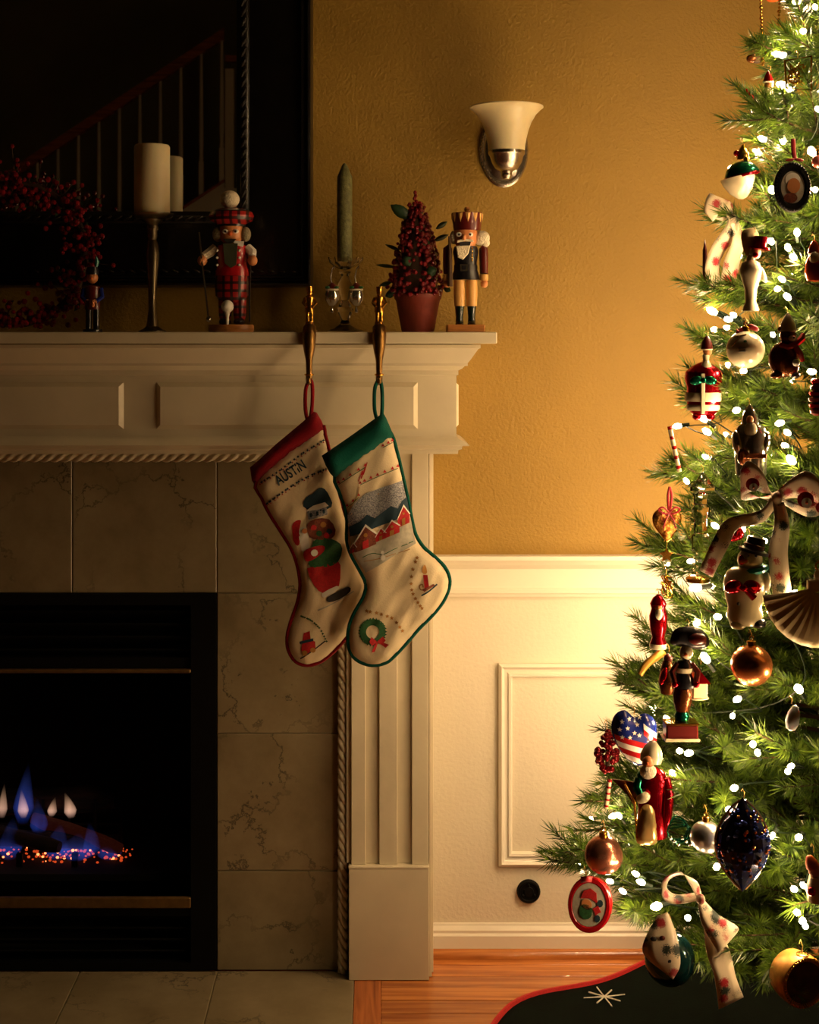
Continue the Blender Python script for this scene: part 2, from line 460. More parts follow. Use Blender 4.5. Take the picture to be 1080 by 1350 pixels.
def inside(p, poly):
    x, y = p; c = False; j = len(poly) - 1
    for i in range(len(poly)):
        xi, yi = poly[i]; xj, yj = poly[j]
        if (yi > y) != (yj > y) and x < (xj - xi) * (y - yi) / (yj - yi) + xi: c = not c
        j = i
    return c
def edge_dist(p, poly):
    best = 1e9
    for i in range(len(poly)):
        ax, ay = poly[i - 1]; bx, by = poly[i]
        dx, dy = bx - ax, by - ay; L = dx * dx + dy * dy
        t = 0 if L == 0 else max(0, min(1, ((p[0] - ax) * dx + (p[1] - ay) * dy) / L))
        best = min(best, math.hypot(p[0] - ax - t * dx, p[1] - ay - t * dy))
    return best
def fill(poly, sp):
    """triangles covering a polygon with inner points every sp"""
    pts = []
    for i in range(len(poly)):
        a = poly[i - 1]; b = poly[i]; n = max(1, int(math.hypot(b[0] - a[0], b[1] - a[1]) / sp))
        pts += [(a[0] + (b[0] - a[0]) * k / n, a[1] + (b[1] - a[1]) * k / n) for k in range(n)]
    nb = len(pts)
    xs = [p[0] for p in poly]; ys = [p[1] for p in poly]
    y = min(ys); row = 0
    while y < max(ys):
        x = min(xs) + (sp / 2 if row % 2 else 0)
        while x < max(xs):
            if inside((x, y), poly) and edge_dist((x, y), poly) > sp * 0.45: pts.append((x, y))
            x += sp
        y += sp * 0.87; row += 1
    V, E, T, *_ = delaunay_2d_cdt([Vector(p) for p in pts], [(i, (i + 1) % nb) for i in range(nb)], [list(range(nb))], 1, 1e-6)
    return [tuple(v) for v in V], [tuple(t) for t in T]
def smooth_poly(P, n=3):
    out = []
    N = len(P)
    for i in range(N):
        p0, p1, p2, p3 = P[i - 1], P[i], P[(i + 1) % N], P[(i + 2) % N]
        for k in range(n):
            t = k / n
            out.append(tuple(0.5 * (2 * p1[c] + (p2[c] - p0[c]) * t + (2 * p0[c] - 5 * p1[c] + 4 * p2[c] - p3[c]) * t * t + (3 * p1[c] - p0[c] - 3 * p2[c] + p3[c]) * t ** 3) for c in (0, 1)))
    return out
def spline(P, n=4):
    """smooth open path through points of any dimension"""
    out = []; N = len(P)
    for i in range(N - 1):
        p0, p1, p2, p3 = P[max(0, i - 1)], P[i], P[i + 1], P[min(N - 1, i + 2)]
        for k in range(n):
            t = k / n
            out.append(tuple(0.5 * (2 * b + (c - a) * t + (2 * a - 5 * b + 4 * c - d) * t * t + (3 * b - a - 3 * c + d) * t ** 3) for a, b, c, d in zip(p0, p1, p2, p3)))
    out.append(tuple(P[-1]))
    return out

class T:
    """a thing standing at a known depth; its parts are given in the photo's scale at that depth (x right, y down, d away)"""
    def __init__(s, name, label, cat, px, py, D, group=None):
        s.px, s.py, s.s = px, py, D / F
        s.root = empty(name, W(px, py, D)); tag(s.root, label, cat, group)
    def L(s, x, y, d=0): return ((x - s.px) * s.s, d * s.s, -(y - s.py) * s.s)
    def raw(s, name, VF, m, parent=None, **k): return mk(name, VF, m, parent or s.root, **k)
    def lathe(s, name, m, cx, prof, d=0, n=20, sd=1.0, parent=None, tilt=0, **k):
        z0 = prof[0][1]
        V, Fc = g_lathe([(r * s.s, -(y - z0) * s.s) for r, y in prof], n, sd)
        M = tr(*s.L(cx, z0, d)) @ rot('Y', tilt)
        return s.raw(name, MB().add((V, Fc), M), m, parent, **k)
    def ball(s, name, m, x, y, rx, ry=None, rd=None, d=0, parent=None, n=14, rt=0):
        ry = ry or rx; rd = rd or rx
        return s.raw(name, MB().add(g_ball(rx * s.s, rd * s.s, ry * s.s, n, max(6, n * 2 // 3)), tr(*s.L(x, y, d)) @ rot('Y', rt)), m, parent)
    def box(s, name, m, x0, x1, y0, y1, d0, d1, bev=0.6, parent=None):
        a = s.L(x0, y1, d0); b = s.L(x1, y0, d1)
        return s.raw(name, g_box(a[0], b[0], a[1], b[1], a[2], b[2], bev * s.s), m, parent, smooth=False)
    def tube(s, name, m, pts, r, parent=None, n=7, closed=False):
        rr = [q * s.s for q in r] if isinstance(r, (list, tuple)) else r * s.s
        return s.raw(name, g_tube([s.L(*p) for p in pts], rr, n, closed), m, parent)
    def poly(s, name, m, pts, d, thick, parent=None, bev=0.0):
        n = len(pts); cx = sum(p[0] for p in pts) / n; cy = sum(p[1] for p in pts) / n
        V = []
        layers = [(d + thick, 1.0), (d + bev, 1.0)]
        if bev: layers.append((d, 0.86))
        for dd, k in layers: V += [s.L(cx + (x - cx) * k, cy + (y - cy) * k, dd) for x, y in pts]
        Fc = [tuple(range(n)), tuple(range((len(layers) - 1) * n, len(layers) * n))]
        for a in range(len(layers) - 1):
            Fc += [(a * n + i, a * n + (i + 1) % n, (a + 1) * n + (i + 1) % n, (a + 1) * n + i) for i in range(n)]
        return s.raw(name, (V, Fc), m, parent, angle=30)
    def ribbon(s, name, m, pts, wid, parent=None, n=5, th=0.5):
        """pts: (x, y, d); wid: (wx, wy, wd) half-width vectors"""
        Q = spline([tuple(p) + tuple(w) for p, w in zip(pts, wid)], n)
        V, Fc = [], []
        for x, y, d, wx, wy, wd in Q:
            for k in (-1, -0.33, 0.33, 1): V.append(s.L(x + wx * k, y + wy * k, d + wd * k + (abs(k) * 0.8)))
        for i in range(len(Q) - 1):
            for k in range(3): Fc.append((i * 4 + k, i * 4 + k + 1, i * 4 + k + 5, i * 4 + k + 4))
        o = s.raw(name, (V, Fc), m, parent, angle=80)
        md = o.modifiers.new('thickness', 'SOLIDIFY'); md.thickness = th * s.s; md.offset = 0
        return o
    def puff(s, name, m, poly, R, t, sp, d=0, parent=None, wrinkle=0.0):
        def depth(x, y):
            e = min(1.0, edge_dist((x, y), poly) / R)
            w = wrinkle * noise.noise(Vector((x * 0.06 + y * 0.03, y * 0.025, 3.1))) * min(1, e * 2) if wrinkle else 0
            return d - t * math.sqrt(max(0, 1 - (1 - e) ** 2)) + w
        P, Tr = fill(poly, sp)
        n = len(P)
        V = [s.L(x, y, depth(x, y)) for x, y in P] + [s.L(x, y, 2 * d - depth(x, y) + (0.02 if True else 0)) for x, y in P]
        Fc = [t_ for t_ in Tr] + [tuple(i + n for i in reversed(t_)) for t_ in Tr]
        o = s.raw(name, (V, Fc), m, parent, angle=180)
        s.depth = depth
        return o
    def decal(s, name, m, poly, sp=6, off=0.9, parent=None, depth=None):
        depth = depth or s.depth
        P, Tr = fill(poly, sp)
        return s.raw(name, ([s.L(x, y, depth(x, y) - off) for x, y in P], Tr), m, parent, angle=180)
    def text(s, name, m, txt, x0, y0, x1, y1, height, off=1.0, parent=None):
        c = bpy.data.curves.new('text', 'FONT'); c.body = txt; c.size = 1.0; c.offset = 0.022
        ob = bpy.data.objects.new('text', c); COL.objects.link(ob)
        me = bpy.data.meshes.new_from_object(ob.evaluated_get(bpy.context.evaluated_depsgraph_get()))
        V = [tuple(v.co) for v in me.vertices]; Fc = [tuple(p.vertices) for p in me.polygons]
        bpy.data.objects.remove(ob); bpy.data.meshes.remove(me)
        w = max(v[0] for v in V); L = math.hypot(x1 - x0, y1 - y0); ux, uy = (x1 - x0) / L, (y1 - y0) / L
        out = []
        for x, y, z in V:
            a = x / w * L; b = y / 0.7 * height
            X = x0 + ux * a + uy * b; Y = y0 + uy * a - ux * b
            out.append(s.L(X, Y, s.depth(X, Y) - off))
        return s.raw(name, (out, Fc), m, parent, smooth=False)

def circle(cx, cy, rx, ry=None, n=16, a0=0.0):
    ry = ry or rx
    return [(cx + rx * math.cos(a0 + 2 * PI * i / n), cy + ry * math.sin(a0 + 2 * PI * i / n)) for i in range(n)]
def star(cx, cy, r, k=5, inner=0.42, a0=-PI / 2):
    return [(cx + (r if i % 2 == 0 else r * inner) * math.cos(a0 + PI * i / k), cy + (r if i % 2 == 0 else r * inner) * math.sin(a0 + PI * i / k)) for i in range(2 * k)]

# ------------------------------------------------------------------ the room
XL, XR, YB, ZC = -5.4, 2.0, -8.4, 4.6
FC = -0.81                                   # middle line of the fireplace
OX0, OX1, OZ = FC - 0.457, FC + 0.457, 0.822   # fire opening
ZW = 0.845                                   # where the ochre paint meets the wainscot
def grid_wall(xs, zs, skip, y, th):
    m = MB()
    for a, b in zip(xs, xs[1:]):
        for c, d in zip(zs, zs[1:]):
            if not skip(0.5 * (a + b), 0.5 * (c + d)): m.add(g_box(a, b, y, y + th, c, d))
    return m
opening = lambda x, z: OX0 < x < OX1 and z < OZ
wall = struct('wall_back', grid_wall([XL, OX0, OX1, XR], [ZW, ZC], opening, 0, 0.12), M_OCHRE)
struct('wainscot', grid_wall([XL, OX0, OX1, XR], [0, OZ, ZW], opening, 0, 0.12), M_CREAM, wall)
struct('floor', g_box(XL, XR, YB, 0.7, -0.1, -0.004), M_OAK)
struct('ceiling', g_box(XL, XR, YB, 0.12, ZC, ZC + 0.1), M_CEIL)
struct('wall_left', g_box(XL - 0.1, XL, YB, 0.12, 0, ZC), M_OLIVE)
struct('wall_right', g_box(XR, XR + 0.1, YB, 0.12, 0, ZC), M_OCHRE)
struct('wall_rear', g_box(XL, XR, YB - 0.1, YB, 0, ZC), M_OLIVE)

# floor planks, laid along the wall; the border board runs along the hearth
floor = bpy.data.objects['floor']
HX = -0.0536
PW = 0.057
for r in range(34):
    y1 = -0.0 - r * PW; y0 = y1 - PW + 0.0012
    x = HX + 0.058 if y1 > -0.66 else -2.6
    while x < XR:
        x2 = min(XR, x + random.uniform(0.55, 1.5))
        mk('plank', g_box(x, x2 - 0.0012, y0, y1, -0.004, random.uniform(-0.0006, 0.0004), 0.0005), M_OAK, floor, smooth=False)
        x = x2
mk('border_board', g_box(HX + 0.001, HX + 0.057, -0.66, 0.0, -0.004, 0.0002, 0.0006), M_OAKY, floor, smooth=False)
mk('border_board', g_box(-2.2, HX + 0.057, -0.7175, -0.6615, -0.004, 0.0002, 0.0006), M_OAK, floor, smooth=False)

# wainscot trim
XT0 = 0.118
rail = [(0, 0.800), (0.008, 0.800), (0.010, 0.806), (0.013, 0.809), (0.013, 0.816), (0.009, 0.820), (0.009, 0.862), (0.014, 0.867), (0.020, 0.872), (0.026, 0.880), (0.030, 0.884), (0.030, 0.893), (0, 0.893)]
struct('trim_1', g_sweep([(XT0, 0), (XR, 0)], rail), M_TRIM)
base = [(0, 0.0), (0.016, 0.0), (0.016, 0.045), (0.012, 0.050), (0.012, 0.056), (0.006, 0.064), (0.004, 0.069), (0, 0.069)]
struct('baseboard_back', g_sweep([(XT0, 0), (XR, 0)], base), M_TRIM)
shoe = [(0.016, 0.0005)] + [(0.016 + 0.016 * math.cos(a), 0.0005 + 0.017 * math.sin(a)) for a in [k * PI / 12 for k in range(7)]]
struct('trim_3', g_sweep([(XT0, 0), (XR, 0)], shoe), M_OAK, smooth=True)
pm = [(0, 0), (0, 0.010), (0.006, 0.015), (0.011, 0.010), (0.014, 0.007), (0.020, 0.006), (0.023, 0.011), (0.028, 0.009), (0.031, 0.0)]
struct('trim_2', g_frame(0.267, 1.55, 0.198, 0.650, pm, 0.0), M_TRIM, smooth=True)

# round dark plate on the wainscot
t = T('wall_plate', 'small round dark plate with raised ring on the cream wall above baseboard', 'wall plate', 697, 1175, 3.197)
t.root.rotation_euler = (0, 0, 0)
def disc_to_viewer(t, name, m, x, y, prof, n=28, parent=None):
    """prof [(r, proud)]: a lathe whose axis points to the viewer"""
    V, Fc = g_lathe([(r * t.s, z * t.s) for r, z in prof], n)
    return t.raw(name, MB().add((V, Fc), tr(*t.L(x, y, 0)) @ rot('X', 90)), m, parent)
disc_to_viewer(t, 'plate', M_BLACK, 697, 1175, [(15.5, -1.5), (15.5, 2), (14, 4), (12, 4.2), (11, 2.4), (7, 2.4), (6, 4), (0, 4.4)])
for k in range(3):
    a = k * 2 * PI / 3 + 0.5
    t.ball('stud', M_BLACK, 697 + 8.8 * math.cos(a), 1175 + 8.8 * math.sin(a), 2.0, 2.0, 2.0, d=-3, n=10)

# ------------------------------------------------------------------ hearth and tiled surround
hearth = tag(mk('hearth', g_box(-1.57, HX, -0.60, -0.085, -0.02, -0.003), M_GROUT, smooth=False), 'veined beige marble tile hearth set flush into the wood floor', 'hearth')
tx = [HX - k * 0.2985 for k in range(6)]
for a, b in zip(tx[1:], tx):
    for y0, y1 in ((-0.388, -0.089), (-0.600, -0.390)):
        mk('tile', g_box(a + 0.0012, b - 0.0012, y0 + 0.001, y1 - 0.001, -0.0035, 0.0005, 0.001), M_MARBLE, hearth, smooth=False)
surround = empty('fireplace_surround', (FC, -0.089, 0))
tag(surround, 'veined marble tile surround framing the black gas fire', 'fireplace surround')
TXR = FC + 0.745; TXL = FC - 0.745
TZ = [0.001, 0.218, 0.5167, 0.822, 1.14]
def sur(name, VF, m, parent=surround):
    o = mk(name, MB().add(VF, tr(-FC, 0.089, 0)), m, parent, smooth=False)
    return o
bk = MB()
for a, b in ((TXL, OX0), (OX1, TXR)): bk.add(g_box(a, b, -0.084, -0.001, 0.001, OZ))
bk.add(g_box(TXL, TXR, -0.084, -0.001, OZ, 1.14))
mk('backing', MB().add((bk.v, bk.f), tr(-FC, 0.089, 0)), M_GROUT, surround, smooth=False)
for z0, z1 in zip(TZ, TZ[1:3] + [TZ[3]]):
    for a, b in ((TXL, OX0), (OX1, TXR)):
        sur('tile', g_box(a + 0.001, b - 0.001, -0.0890, -0.083, z0 + 0.0012, z1 - 0.0012, 0.001), M_MARBLE)
xj = [TXL, OX0, -0.668 - 0.305, -0.668, OX1, TXR]
for a, b in zip(xj, xj[1:]):
    sur('tile', g_box(a + 0.0012, b - 0.0012, -0.0890, -0.083, OZ + 0.0012, 1.139, 0.001), M_MARBLE)

# ------------------------------------------------------------------ gas fire
ins = empty('gas_fireplace', (FC, 0, 0)); tag(ins, 'black gas fireplace insert with brass trim bars, open louvres and lit burner', 'fireplace')
def fp(name, VF, m, smooth=False, parent=ins):
    V, Fc = (VF.v, VF.f) if isinstance(VF, MB) else VF
    return mk(name, ([(x - FC, y, z) for x, y, z in V], Fc), m, parent, smooth=smooth)
gx0, gx1 = OX0 + 0.056, OX1 - 0.056
zb0, zb1, zt = 0.140, 0.163, 0.652      # lower brass bar, upper brass bar
fr = MB()
fr.add(g_box(OX0 + 0.001, gx0, -0.095, -0.03, 0.004, OZ - 0.001)).add(g_box(gx1, OX1 - 0.001, -0.095, -0.03, 0.004, OZ - 0.001))
fr.add(g_box(gx0, gx1, -0.095, -0.03, OZ - 0.025, OZ - 0.001)).add(g_box(gx0, gx1, -0.095, -0.03, 0.004, 0.02))
fr.add(g_box(gx0, gx1, -0.09, -0.03, 0.12, zb0)).add(g_box(gx0, gx1, -0.09, -0.03, zt + 0.006, zt + 0.03))
fp('face_frame', fr, M_BLACK)
box = MB()
box.add(g_box(OX0 + 0.002, OX1 - 0.002, 0.36, 0.37, 0.002, OZ)).add(g_box(OX0 + 0.002, OX0 + 0.012, -0.03, 0.36, 0.002, OZ)).add(g_box(OX1 - 0.012, OX1 - 0.002, -0.03, 0.36, 0.002, OZ))
box.add(g_box(OX0 + 0.002, OX1 - 0.002, -0.03, 0.36, OZ - 0.012, OZ - 0.002)).add(g_box(OX0 + 0.002, OX1 - 0.002, -0.03, 0.36, 0.002, 0.012))
box.add(g_box(OX0 + 0.012, OX1 - 0.012, -0.02, 0.36, 0.17, 0.185))
fp('firebox', box, M_SOOT)
for k in range(4):
    z = 0.688 + k * 0.028
    fp('louvre', MB().add(g_box(gx0 + 0.001 - FC, gx1 - 0.001 - FC, -0.018, 0.018, -0.002, 0.002), tr(FC, -0.068, z) @ rot('X', -35)), M_BLACK)
    z = 0.032 + k * 0.025
    fp('louvre', MB().add(g_box(gx0 + 0.001 - FC, gx1 - 0.001 - FC, -0.016, 0.016, -0.002, 0.002), tr(FC, -0.068, z) @ rot('X', -35)), M_BLACK)
M_FBRASS = mat('dull_brass_bar', (120, 92, 50), 0.5, 0.6, var=0.15, vscale=60)
fp('brass_bar', g_box(gx0, gx1, -0.100, -0.088, zb0, zb1, 0.002), M_FBRASS)
fp('brass_bar', g_box(gx0, gx1, -0.100, -0.088, zt - 0.002, zt + 0.006, 0.002), M_FBRASS)
M_PANE = mat('fire_glass', (2, 2, 2), 0.05, alpha=0.12, spec=0.08)
fp('glass_pane', g_box(gx0 + 0.001, gx1 - 0.001, -0.072, -0.068, zb1 + 0.001, zt - 0.003), M_PANE)
DF = 3.27
def wz(py, D=DF): return H - (py - HY) * D / F
def wx(px, D=DF): return (px - VX) * D / F
M_LOG = mat('charred_log', (70, 46, 34), 0.9, rgb2=(14, 11, 10), vscale=30, bump=0.9, bscale=60, stretch=(0.4, 1, 1))
M_HOTLOG = mat('glowing_log', (70, 46, 34), 0.9, rgb2=(14, 11, 10), vscale=30, bump=0.9, bscale=60)
_b = M_HOTLOG.node_tree.nodes['Principled BSDF']; _b.inputs['Emission Color'].default_value = (1, 0.12, 0.04, 1); _b.inputs['Emission Strength'].default_value = 0.018
def log(x0, y0, z0, x1, y1, z1, r, m=M_LOG):
    P = [Vector((x0, y0, z0)).lerp(Vector((x1, y1, z1)), k / 9) for k in range(10)]
    P = [p + Vector((0, 0, 0.008 * noise.noise(p * 9))) for p in P]
    rs = [r * (0.9 + 0.25 * noise.noise(p * 14)) for p in P]; rs[0] *= 0.75; rs[-1] *= 0.75
    fp('log', g_tube(P, rs, 10), m, True)
log(-1.12, 0.14, 0.285, -0.615, 0.14, 0.30, 0.034)
log(-1.05, 0.06, 0.245, -0.60, 0.07, 0.225, 0.022)
log(-0.98, 0.10, 0.255, -0.72, 0.02, 0.232, 0.02)
log(-0.80, 0.10, 0.268, -0.585, 0.04, 0.222, 0.017, M_HOTLOG)
gr = MB()
for k in range(9): gr.add(g_box(-1.08 + k * 0.060, -1.074 + k * 0.060, 0.105, 0.111, 0.20, 0.31))
for z in (0.225, 0.25, 0.28): gr.add(g_box(-1.09, -0.60, 0.107, 0.113, z, z + 0.005))
fp('grate', gr, M_SOOT)
for px in (-60, 32, 104): fp('grate_post', g_box(wx(px) - 0.007, wx(px) + 0.007, 0.022, 0.036, 0.185, wz(1116), 0.001), M_BLACK)
M_EMBER = emit_mat('glowing_ember', (1.0, 0.10, 0.02), 0.9)
M_EMBER2 = emit_mat('bright_ember', (1.0, 0.22, 0.06), 5.0)
em = MB(); em2 = MB()
for k in range(260):
    x = random.uniform(wx(-150), wx(172)); z = random.uniform(0.186, 0.199); y = random.uniform(0.045, 0.12); r = random.uniform(0.0016, 0.0042)
    (em2 if random.random() < 0.22 else em).add(g_ball(r, r, r * 0.8, 6, 4), tr(x, y, z))
fp('embers', em, M_EMBER, True)['kind'] = 'stuff'
fp('bright_embers', em2, M_EMBER2, True)['kind'] = 'stuff'
M_FBLUE = flame_mat('blue_flame', (0.06, 0.14, 1.0), (0.10, 0.16, 0.7), 13.0)
M_FPEACH = flame_mat('peach_flame', (0.9, 0.5, 0.36), (1.0, 0.55, 0.30), 85.0)
def flame(px, y_lo, y_hi, hw, m, dx=0.0, y=0.07):
    D = DW + y; n = 9; prof = []
    h = (y_lo - y_hi) * D / F; r = hw * D / F
    P = []; rs = []
    for k in range(n):
        u = k / (n - 1)
        P.append((wx(px, D) + dx * D / F * u ** 1.5, y, wz(y_lo, D) + h * u)); rs.append(max(0.0006, r * min(1.0, 0.35 + 2.4 * u) * (1 - u) ** 0.85 * 1.25))
    fp('flame', g_tube(P, rs, 12), m, True)
flame(30, 1085, 1004, 15, M_FBLUE, 8); flame(3, 1078, 1032, 7, M_FPEACH, 3); flame(94, 1078, 1044, 9, M_FPEACH, -9)
flame(31, 1078, 1040, 8, M_FPEACH, -3, 0.09); flame(52, 1100, 1050, 13, M_FBLUE, -4); flame(122, 1128, 1082, 13, M_FBLUE, -5, 0.04)
flame(12, 1132, 1075, 18, M_FBLUE, 6, 0.05); flame(75, 1132, 1085, 20, M_FBLUE, 5, 0.05); flame(100, 1132, 1098, 26, M_FBLUE, 5, 0.045); flame(145, 1132, 1105, 18, M_FBLUE, -3, 0.045)
flame(-40, 1085, 1010, 15, M_FBLUE, 8); flame(-70, 1078, 1035, 9, M_FPEACH, 4); flame(68, 1076, 1050, 7, M_FPEACH, 5, 0.09)

# ------------------------------------------------------------------ mantelpiece
man = empty('fireplace_mantel', (FC, -0.1, 0)); tag(man, 'cream painted wooden mantelpiece with fluted pilasters and raised frieze panels', 'mantelpiece')
def mp(name, VF, m=M_MANTEL, smooth=False, parent=man):
    V, Fc = (VF.v, VF.f) if isinstance(VF, MB) else VF
    return mk(name, ([(x - FC, y + 0.1, z) for x, y, z in V], Fc), m, parent, smooth=smooth, angle=25)
FR = 0.162; FL = 2 * FC - FR; FY = -0.200
ring = [(FL, -0.001), (FL, FY), (FR, FY), (FR, -0.001)]
mp('frieze', g_box(FL, FR, FY, -0.001, 1.140, 1.362))
mp('crown_molding', g_sweep(ring, [(0, 1.363), (0.0475, 1.363), (0.0475, 1.356), (0.043, 1.354), (0.037, 1.345), (0.029, 1.333), (0.0225, 1.3245), (0.0225, 1.319), (0.0165, 1.318), (0.012, 1.313), (0.004, 1.309), (0.004, 1.300), (0, 1.298)]), smooth=True)
mp('bottom_molding', g_sweep(ring, [(0, 1.171), (0.004, 1.166), (0.010, 1.163), (0.017, 1.160), (0.026, 1.1535), (0.024, 1.152), (0.012, 1.151), (0.011, 1.1445), (0.004, 1.142), (0.003, 1.134), (0, 1.134)]), smooth=True)
mp('shelf', g_box(FL - 0.079, FR + 0.079, FY - 0.079, -0.001, 1.365, 1.389, 0.002))
def raised_panel(x0, x1, z0, z1, y, p=0.009, b=0.009):
    V = [(x0, y, z0), (x1, y, z0), (x1, y, z1), (x0, y, z1), (x0 + b, y - p, z0 + b), (x1 - b, y - p, z0 + b), (x1 - b, y - p, z1 - b), (x0 + b, y - p, z1 - b)]
    return V, [(4, 5, 6, 7), (0, 1, 5, 4), (1, 2, 6, 5), (2, 3, 7, 6), (3, 0, 4, 7), (0, 3, 2, 1)]
for k in (-1, 0, 1):
    c = FC + k * 0.617
    mp('frieze_panel', raised_panel(c - 0.274, c + 0.274, 1.186, 1.284, FY))
for s in (1, -1):     # raised panel on each end of the frieze
    V, Fc = raised_panel(-0.165, -0.035, 1.186, 1.284, 0, 0.007, 0.007)
    mp('end_panel', ([((FR if s > 0 else FL) - s * y, x, z) for x, y, z in V], Fc))
for s in (1, -1):
    P = empty('pilaster', (0, 0, 0)); P.parent = man
    X = lambda x: FC + s * (x - FC)
    def pp(name, x0, x1, y0, y1, z0, z1, bev=0.001):
        a, b = sorted((X(x0), X(x1))); return mp(name, g_box(a, b, y0, y1, z0, z1, bev), parent=P)
    pp('plinth', -0.065, 0.107, -0.137, -0.002, 0.001, 0.240)
    V = [(-0.065, -0.127, 0.2405), (0.107, -0.127, 0.2405)]
    pp('plinth_cap', -0.066, 0.1075, -0.138, -0.1, 0.2402, 0.245)
    pp('back_board', -0.060, 0.106, -0.1195, -0.003, 0.2451, 1.139)
    for a, b in ((-0.060, -0.0293), (0.0, 0.0391), (0.0701, 0.106)): pp('stile', a, b, -0.127, -0.1196, 0.2451, 1.139)
    pp('edge_strip', 0.1072, 0.1135, -0.120, -0.002, 0.001, 1.139)
    pp('edge_strip', 0.1137, 0.1175, -0.098, -0.002, 0.001, 1.139)
# twisted rope beads below the frieze and down the inner edge of each pilaster
def rope(p0, p1, r, pitch=0.066):
    p0, p1 = Vector(p0), Vector(p1); L = (p1 - p0).length; d = (p1 - p0) / L
    a = d.cross(Vector((0, 1, 0))).normalized(); b = a.cross(d)
    n = int(L / 0.004); K = 18; V, Fc = [], []
    for i in range(n + 1):
        c = p0 + d * (L * i / n); w0 = 2 * PI * (L * i / n) / pitch
        for k in range(K):
            w = 2 * PI * k / K; rr = r * (0.62 + 0.38 * abs(math.cos(1.5 * w)))
            V.append(tuple(c + (a * math.cos(w + w0) + b * math.sin(w + w0)) * rr))
    for i in range(n):
        for k in range(K): Fc.append((i * K + k, i * K + (k + 1) % K, (i + 1) * K + (k + 1) % K, (i + 1) * K + k))
    Fc += [tuple(range(K)), tuple(range(n * K, n * K + K))]
    return V, Fc
mp('rope_molding', rope((2 * FC + 0.092, -0.108, 1.1205), (-0.092, -0.108, 1.1205), 0.0125), smooth=True)
for s in (1, -1):
    x = FC + s * (-0.079 - FC)
    mp('rope_molding', rope((x, -0.102, 0.003), (x, -0.102, 1.107), 0.0115), smooth=True)
    a, b = sorted((FC + s * (-0.0665 - FC), FC + s * (-0.0600 - FC)))
    mp('inner_strip', g_box(a - (0.004 if s > 0 else 0), b, -0.118, -0.0895, 0.246, 1.139))

# ------------------------------------------------------------------ mirror over the mantel
mir = empty('mantel_mirror', (FC, -0.05, 1.49)); tag(mir, 'large mirror in a wide black carved frame above the mantel', 'mirror')
def mi(name, VF, m, smooth=False):
    V, Fc = (VF.v, VF.f) if isinstance(VF, MB) else VF
    return mk(name, ([(x - FC, y + 0.05, z - 1.49) for x, y, z in V], Fc), m, mir, smooth=smooth)
MX1, MX0, MZ0, MZ1 = -0.1473, 2 * FC + 0.1473, 1.4895, 2.72
mprof = [(0, 0), (0, 0.070), (0.003, 0.078), (0.007, 0.080), (0.010, 0.076), (0.013, 0.070), (0.016, 0.070), (0.019, 0.078), (0.023, 0.078), (0.026, 0.070),
         (0.06, 0.066), (0.12, 0.056), (0.138, 0.052), (0.142, 0.058), (0.148, 0.060), (0.154, 0.058), (0.160, 0.052), (0.166, 0.048), (0.168, 0.044), (0.168, 0)]
mi('frame', g_frame(MX0, MX1, MZ0, MZ1, mprof, -0.004), M_FRAME, True)
cv = MB()
ins_ = 0.150
def leafrow(a, b, vertical, fixed):
    n = int((b - a) / 0.022)
    for i in range(n):
        u = a + (b - a) * (i + 0.5) / n
        M = (tr(fixed, -0.062, u) @ rot('Y', 28)) if vertical else (tr(u, -0.062, fixed) @ rot('Y', 62))
        cv.add(g_ball(0.0045, 0.004, 0.013, 8, 6), M)
leafrow(MZ0 + ins_, MZ1 - ins_, True, MX1 - ins_); leafrow(MZ0 + ins_, MZ1 - ins_, True, MX0 + ins_)
leafrow(MX0 + ins_, MX1 - ins_, False, MZ0 + ins_); leafrow(MX0 + ins_, MX1 - ins_, False, MZ1 - ins_)
for i in range(54):
    u = MX0 + 0.03 + (MX1 - MX0 - 0.06) * (i + 0.5) / 54
    cv.add(g_ball(0.009, 0.003, 0.003, 8, 6), tr(u, -0.0765, MZ0 + 0.034) @ rot('Y', 20))
mi('carved_border', cv, M_CARVE, True)
M_MIRROR = mat('mirror_silver', (205, 205, 200), 0.015, 1.0)
mi('glass', g_box(MX0 + 0.16, MX1 - 0.16, -0.050, -0.046, MZ0 + 0.16, MZ1 - 0.16), M_MIRROR)

# ------------------------------------------------------------------ staircase at the far end of the room (seen in the mirror)
SY = -6.7; DV = 9.8
def mx(px): return (px - VX) * DV / F
def mz(py): return H - (py - HY) * DV / F
st = empty('staircase', (mx(293), SY, 0)); tag(st, 'white staircase with turned balusters and dark wooden handrail reflected in mirror', 'staircase')
ox, oy = mx(293), SY
def sp_(name, VF, m, smooth=False, parent=st):
    V, Fc = (VF.v, VF.f) if isinstance(VF, MB) else VF
    return mk(name, ([(x - ox, y - oy, z) for x, y, z in V], Fc), m, parent, smooth=smooth)
k_ = (mz(38) - mz(220)) / (mx(295) - mx(20))           # slope of the flight
rail_z = lambda x: mz(38) + k_ * (x - mx(295))
str_z = lambda x: mz(243) + k_ * (x - mx(293))          # top of the string board
x_end = mx(296); x_start = x_end - str_z(x_end) / k_ - 0.0
x_start = max(x_start, XL + 0.3)
def slope_bar(x0, x1, fz, h, w, y, bev=0):
    V = [(x, y + dy, fz(x) + dz) for x in (x0, x1) for dy in (-w / 2, w / 2) for dz in (-h, 0)]
    return V, [(0, 1, 3, 2), (4, 6, 7, 5), (0, 4, 5, 1), (2, 3, 7, 6), (0, 2, 6, 4), (1, 5, 7, 3)]
M_STW = mat('stair_white_paint', (232, 226, 208), 0.5)
sp_('handrail', slope_bar(x_start, mx(296), rail_z, 0.075, 0.06, SY), M_RAILW)
V = [(x, SY + dy, z) for x in (x_start + 0.1, x_end) for dy in (-0.02, 0.02) for z in (max(0.0, str_z(x) - 0.34), str_z(x))]
